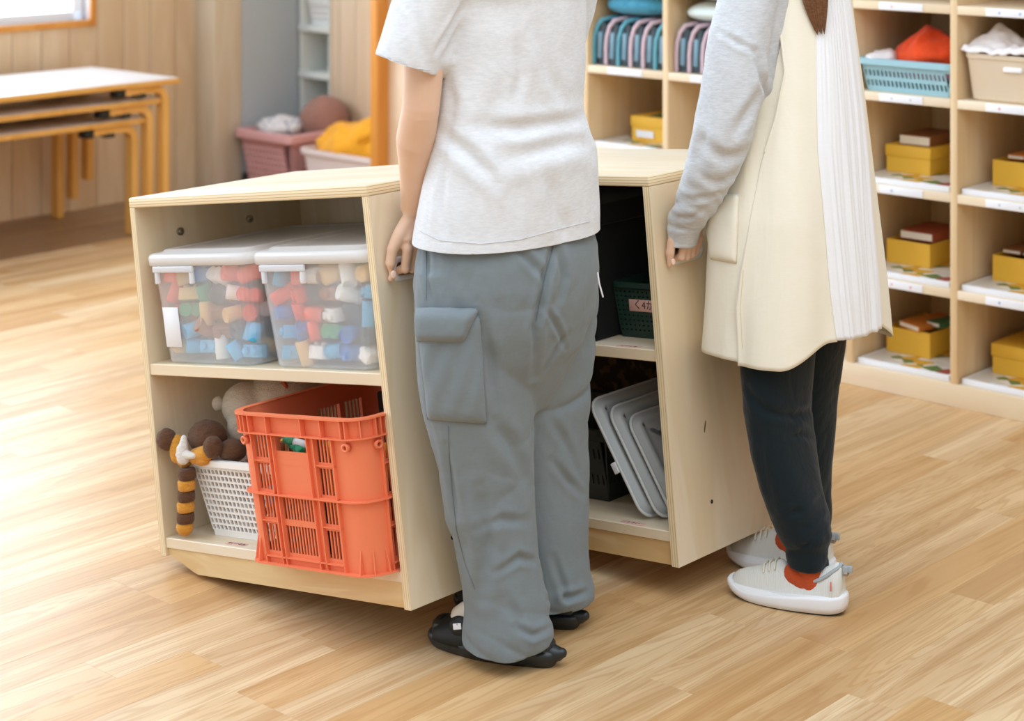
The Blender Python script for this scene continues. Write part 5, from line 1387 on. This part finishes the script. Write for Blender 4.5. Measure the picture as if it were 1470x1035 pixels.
cr = [([(1075, 560), (1100, 590), (1140, 598), (1165, 588)], .009, -.008), ([(1110, 770), (1150, 758), (1190, 742)], .006, -.006), ([(1120, 785), (1150, 782), (1188, 772)], .005, -.005), ([(1130, 628), (1150, 624), (1170, 632)], .007, -.005), ([(1090, 560), (1092, 650), (1110, 730)], .01, -.003), ([(1105, 740), (1140, 735), (1180, 715)], .007, -.005)]
apply_creases(me, [(o_, w_, d_) for o_, w_, d_ in [(on(me, a), w_, d_) for a, w_, d_ in cr] if len(o_) > 1])
clamp_cab(me, M2, .008)
local(me, root2); mesh_obj('trousers', me, NAVY, per2, solid=.002)
# --- sneakers
KNIT, ntk, bsk = newmat('pale_knit'); bsk.inputs['Base Color'].default_value = srgb('#dcdcd6'); bsk.inputs['Roughness'].default_value = .75
wv = ntk.nodes.new('ShaderNodeTexWave'); wv.inputs['Scale'].default_value = 95; wv.inputs['Distortion'].default_value = 1.5; ntk.links.new(coords(ntk), wv.inputs['Vector']); bump(ntk, bsk, wv.outputs['Fac'], .35, .001)
MID = plain('white_midsole', '#eeeff2', .4); OUTS = plain('dark_outsole', '#2a3230', .7); RUST = fabric('rust_sock', '#c4542c', '#a8421f', heather=.5, weave=500, k=.5, dist=.001); GREYC = plain('grey_lining', '#a9b0b2', .8)
def sneaker(hl, to, par, root, which):
    d = (to-hl).normalized(); s = UP.cross(d); M = frame(hl-root, d, s, UP); L = (to-hl).length+.01
    # outsole and midsole: thick at the heel, rising at the toe
    def sole(z0, z1, s0, s1, mat, nm, par_, lab=None):
        def lift(p, z):
            x = p.x/L; up = .016*max(0, (x-.72)/.28)**2+.006*max(0, (.12-x)/.12)**1.5
            return V(p.x, p.y, z*(1-.50*max(0, min(1, (x-.25)/.6)))+up)
        m = MB(); rows = [(z0, s0), (z0+(z1-z0)*.35, (s0+s1)/2+.012), (z0+(z1-z0)*.8, s1+.004), (z1, s1-.012)]
        m.loft([[lift(p, z) for p in plan(L, .0455, sc_, 0, base=.86)] for z, sc_ in rows], 0, True).xf(M)
        o = m.build(nm, mat, par_, fixn=True); return o
    o = sole(.004, .036, 1.0, 1.02, MID, 'midsole', per2)
    o.name = 'sneaker'; 
    sole(.0, .005, .95, .985, OUTS, 'outsole', o)
    # knit upper
    m = MB(); rings = []
    prof = [(.006, .026, .070, .020), (.009, .020, .100, .026), (.022, .020, .100, .032), (.05, .020, .082, .034), (.08, .020, .070, .0345), (.105, .020, .066, .036), (.125, .018, .078, .037), (.14, .017, .086, .038), (.155, .016, .080, .039), (.175, .015, .070, .041), (.20, .014, .061, .041), (.222, .015, .054, .036), (.238, .018, .046, .027), (.247, .024, .038, .014)]
    for x, zb, zt, w_ in prof:
        w_ *= .90
        rings.append([V(x*L/.255, w_*math.cos(a)*(1-.28*max(0, math.sin(a))), zb+(zt-zb)*max(0, math.sin(a))**.8 if math.sin(a) > 0 else zb+.004*math.sin(a)) for a in [2*PI*k/28 for k in range(28)]])
    m.loft(rings, 0, True).xf(M); up_ = m.build('knit_upper', KNIT, o, fixn=True)
    # collar
    pts = []
    def ztop(x):
        for (x0, _, z0_, _2), (x1, _3, z1_, _4) in zip(prof[:-1], prof[1:]):
            if x <= x1: return z0_+(z1_-z0_)*max(0, (x-x0))/(x1-x0)
        return z1_
    for i in range(27):
        a = 2*PI*i/26; x = .070-.060*math.cos(a); y = .0215*math.sin(a)
        pts.append(V(x*L/.255, y, ztop(x)-(ztop(x)-.02)*.26*abs(math.sin(a))-.001))
    MB().tube(pts, .0036, 10, upv=(0, 0, 1), round_=False).xf(M).build('collar', GREYC, up_)
    MB().tube([V(.070, 0, .050), V(.076, 0, .080), V(.080, 0, .125)], [.028, .0275, .0265], 22).ball(V(.100, 0, .060), .034, .0275, .026, n=20).ball(V(.086, 0, .056), .032, .0285, .030, n=20).xf(M).build('sock', RUST, o)['label'] = 'rust-orange sock'
    mm = MB()
    for i in range(3):
        x = .142+i*.012; z = .083-i*.005
        mm.tube([V(x, -.022, z-.012), V(x+.003, -.01, z), V(x+.003, .01, z), V(x, .022, z-.012)], .0017, 8)
    mm.xf(M).build('lace', plain('lace_cream', '#e9e4d2', .7), up_)
    mm = MB().rbox(-.004, .006, -.006, .006, .076, .096, .0015).rbox(-.013, -.001, -.0045, .0045, .084, .097, .0015); mm.xf(M).build('pull_tab', GREYC, up_)
    MB().rbox(.018, .021, .030, .0325, .052, .070, .0004).xf(M@R('Z', -3)).build('red_tag', plain('coral', '#e58070', .6), up_)['label'] = 'small coral tag'
    MB().rbox(-.004, .006, -.007, .007, .078, .084, .001).xf(M).build('metal_buckle', STEEL, up_)
    return o
sneaker(h2l, t2l, per2, root2, 'left'); sneaker(h2r, t2r, per2, root2, 'right')
# --- apron
CREAM = fabric('cream_cotton', '#efe9d8', '#e9e1cb', heather=.3, weave=900, k=.2, dist=.0005, macro=(6, .7, .010, (1, 1, .35)))
LINEN = fabric('white_linen', '#eeeff2', '#e6e8ec', heather=.3, weave=600, k=.3, dist=.0005, macro=(14, .5, .006, (1, 1, .18)))
def tab(t, y):
    for (a, va), (b_, vb) in zip(t[:-1], t[1:]):
        if y <= b_: return va+(vb-va)*max(0, (y-a))/(b_-a)
    return t[-1][1]
RT = [(-80, .135), (0, .155), (50, .170), (100, .185), (150, .200), (220, .225), (300, .252), (400, .272), (490, .286), (540, .290)]
CT = [(-80, 1148), (0, 1148), (150, 1146), (300, 1138), (490, 1141), (540, 1141)]
EL = [(-80, 1100), (0, 1093), (42, 1110), (94, 1115), (157, 1100), (219, 1077), (292, 1061), (365, 1048), (417, 1041), (540, 1042)]
SEAML = [(-80, 1160), (20, 1160), (200, 1158), (400, 1175), (490, 1187), (540, 1190)]
def y_of(z): return PY+(CAMZ-z)*F0/Y2
def apoint(al, z, k=1.0, extra=0):
    y = y_of(z); Rr = tab(RT, y)*k+extra; rd, rw = .62*Rr, .785*Rr
    cx = at(tab(CT, y), 0, Y2).x
    return V(cx, Y2, z)-FW_*(rd*math.cos(al))+LF*(rw*math.sin(al))
def alpha_px(x, z):
    y = y_of(z); Rr = tab(RT, y); rd, rw = .62*Rr, .785*Rr; t = (x-tab(CT, y))*Y2/F0/.7071
    h = math.hypot(rd, rw); ph = math.atan2(rw, rd); v = max(-.999, min(.999, t/h))
    return math.acos(v)-ph
def aE(z): return alpha_px(tab(EL, y_of(z)), z)
def aS(z): return max(math.radians(10), alpha_px(tab(SEAML, y_of(z)), z))
ZT = 1.27
def zb_back(al):
    t = min(1, max(0, (abs(math.degrees(al))-22)/34)); t = t*t*(3-2*t); return .537-.047*t
def wrinkle(al, z):
    g = max(0, min(1, (1.25-z)/.7))
    return 1.35*(.004+.010*g)*math.cos(al*7+noise.noise(V(al*2, z*2, 1))*1.6)*.6+.004*g*noise.noise(V(al*5, z*3, 4))
def back_side(sgn):
    def f_(u, v):
        z0 = ZT
        z = ZT-(ZT-.49)*v; a0, a1 = aS(z), aE(z); al = a0+(a1-a0)*u
        zb = zb_back(al); z = ZT-(ZT-zb)*v
        a0, a1 = aS(z), aE(z); al = a0+(a1-a0)*u
        return apoint(al*sgn, z, 1.0, wrinkle(al*sgn, z))-root2
    return f_
def center(u, v):
    al0 = (u*2-1); z = ZT-(ZT-.54)*v; a = aS(z)*al0
    g = (1-v)
    nn_ = noise.noise(V(u*9, v*1.6, 5)); fold = 1.6*nn_+.9*noise.noise(V(u*21, v*1.3, 9))
    amp = .002+.0075*v*(1-.25*v); fine = .0013*math.cos(u*2*PI*17+3*noise.noise(V(u*6, v*2, 2)))*max(0, 1-v*1.9)
    e = min(1, min(u, 1-u)*10)
    return apoint(a, z, 1.0, wrinkle(a, z)*(1-e)+e*(amp*fold+fine+.004)+.0)-root2
def front(u, v):
    z = 1.16-(1.16-.497)*v; ae = aE(z)-math.radians(14); al = ae+(2*PI-2*ae)*u
    k = 1.0
    lift = .004*math.cos(al*9+2*noise.noise(V(al*2, z*4, 7)))+.008*v*math.cos(al*6+1)+.006*noise.noise(V(al*3, z*5, 2))
    return apoint(al, z, .985, lift-.004)-root2
ap = MB().grid(back_side(1), 46, 90).build('apron_back_left', CREAM, per2, solid=.0018)
ac = MB().grid(center, 170, 90).build('apron_gathered_panel', LINEN, per2, solid=.0016); ac['label'] = 'white gathered linen back panel'
ar = MB().grid(back_side(-1), 40, 90).build('apron_back_right', CREAM, per2, solid=.0018)
af = MB().grid(front, 110, 80).build('apron_front', CREAM, per2, solid=.0018)
Mi = T(*root2)
for o in (ap, ac, ar, af):
    o.data.transform(T(*root2)); clamp_cab(o.data, M2, .006); o.data.transform(T(*(-root2)))
# armhole binding and shoulder straps
def edge(sgn, off=.0015): return [back_side(sgn)(1.0, v/40*.46)+V(0, 0, 0) for v in range(41)]
for sgn, o in ((1, ap), (-1, ar)): MB().tube(edge(sgn), .0026, 8).build('armhole_binding', CREAM, o)
for sgn in (1, -1):
    pts = [C2+LF*.062*sgn-FW_*.085+UP*1.265, C2+LF*.068*sgn-FW_*.045+UP*1.31, C2+LF*.066*sgn+FW_*.03+UP*1.305, C2+LF*.06*sgn+FW_*.088+UP*1.22, C2+LF*.06*sgn+FW_*.100+UP*1.15]
    P = []
    for k in range(4):
        for t_ in range(5): P.append(pts[k].lerp(pts[k+1], t_/5)-root2)
    MB().tube(P, .022, 12, flat=.18, upv=LF.cross(UP)).build('shoulder_strap', CREAM, per2)
wf = af.data.copy(); wf.transform(T(*root2)); cast_a = surf_tools(_D(wf))
P = patch(cast_a, [(1011, 281), (1062, 279), (1058, 378), (1022, 372)], 16, 20, .008, lambda u, v: .003*math.sin(v*2.2)*math.sin(u*PI))
mm = MB(); nu, nv = 16, 20
if all(P[i][j] is not None for i in range(nu+1) for j in range(nv+1)):
    for i in range(nu+1):
        for j in range(nv+1): mm.v.append(P[i][j]-root2)
    for i in range(nu):
        for j in range(nv):
            a_ = i*(nv+1)+j; mm.f.append([a_, a_+nv+1, a_+nv+2, a_+1]); mm.m.append(0); mm.sm.append(True)
    mm.build('apron_pocket', CREAM, af, solid=.002)
wa = ap.data.copy(); wa.transform(T(*root2)); cast_b = surf_tools(_D(wa))
STC = plain('cream_stitch', '#dccfa8', .8)
line_on(cast_b, [(1066, 500), (1063, 440), (1068, 380)], .0008, 'panel_seam', STC, ap, root2, .0006, 8)
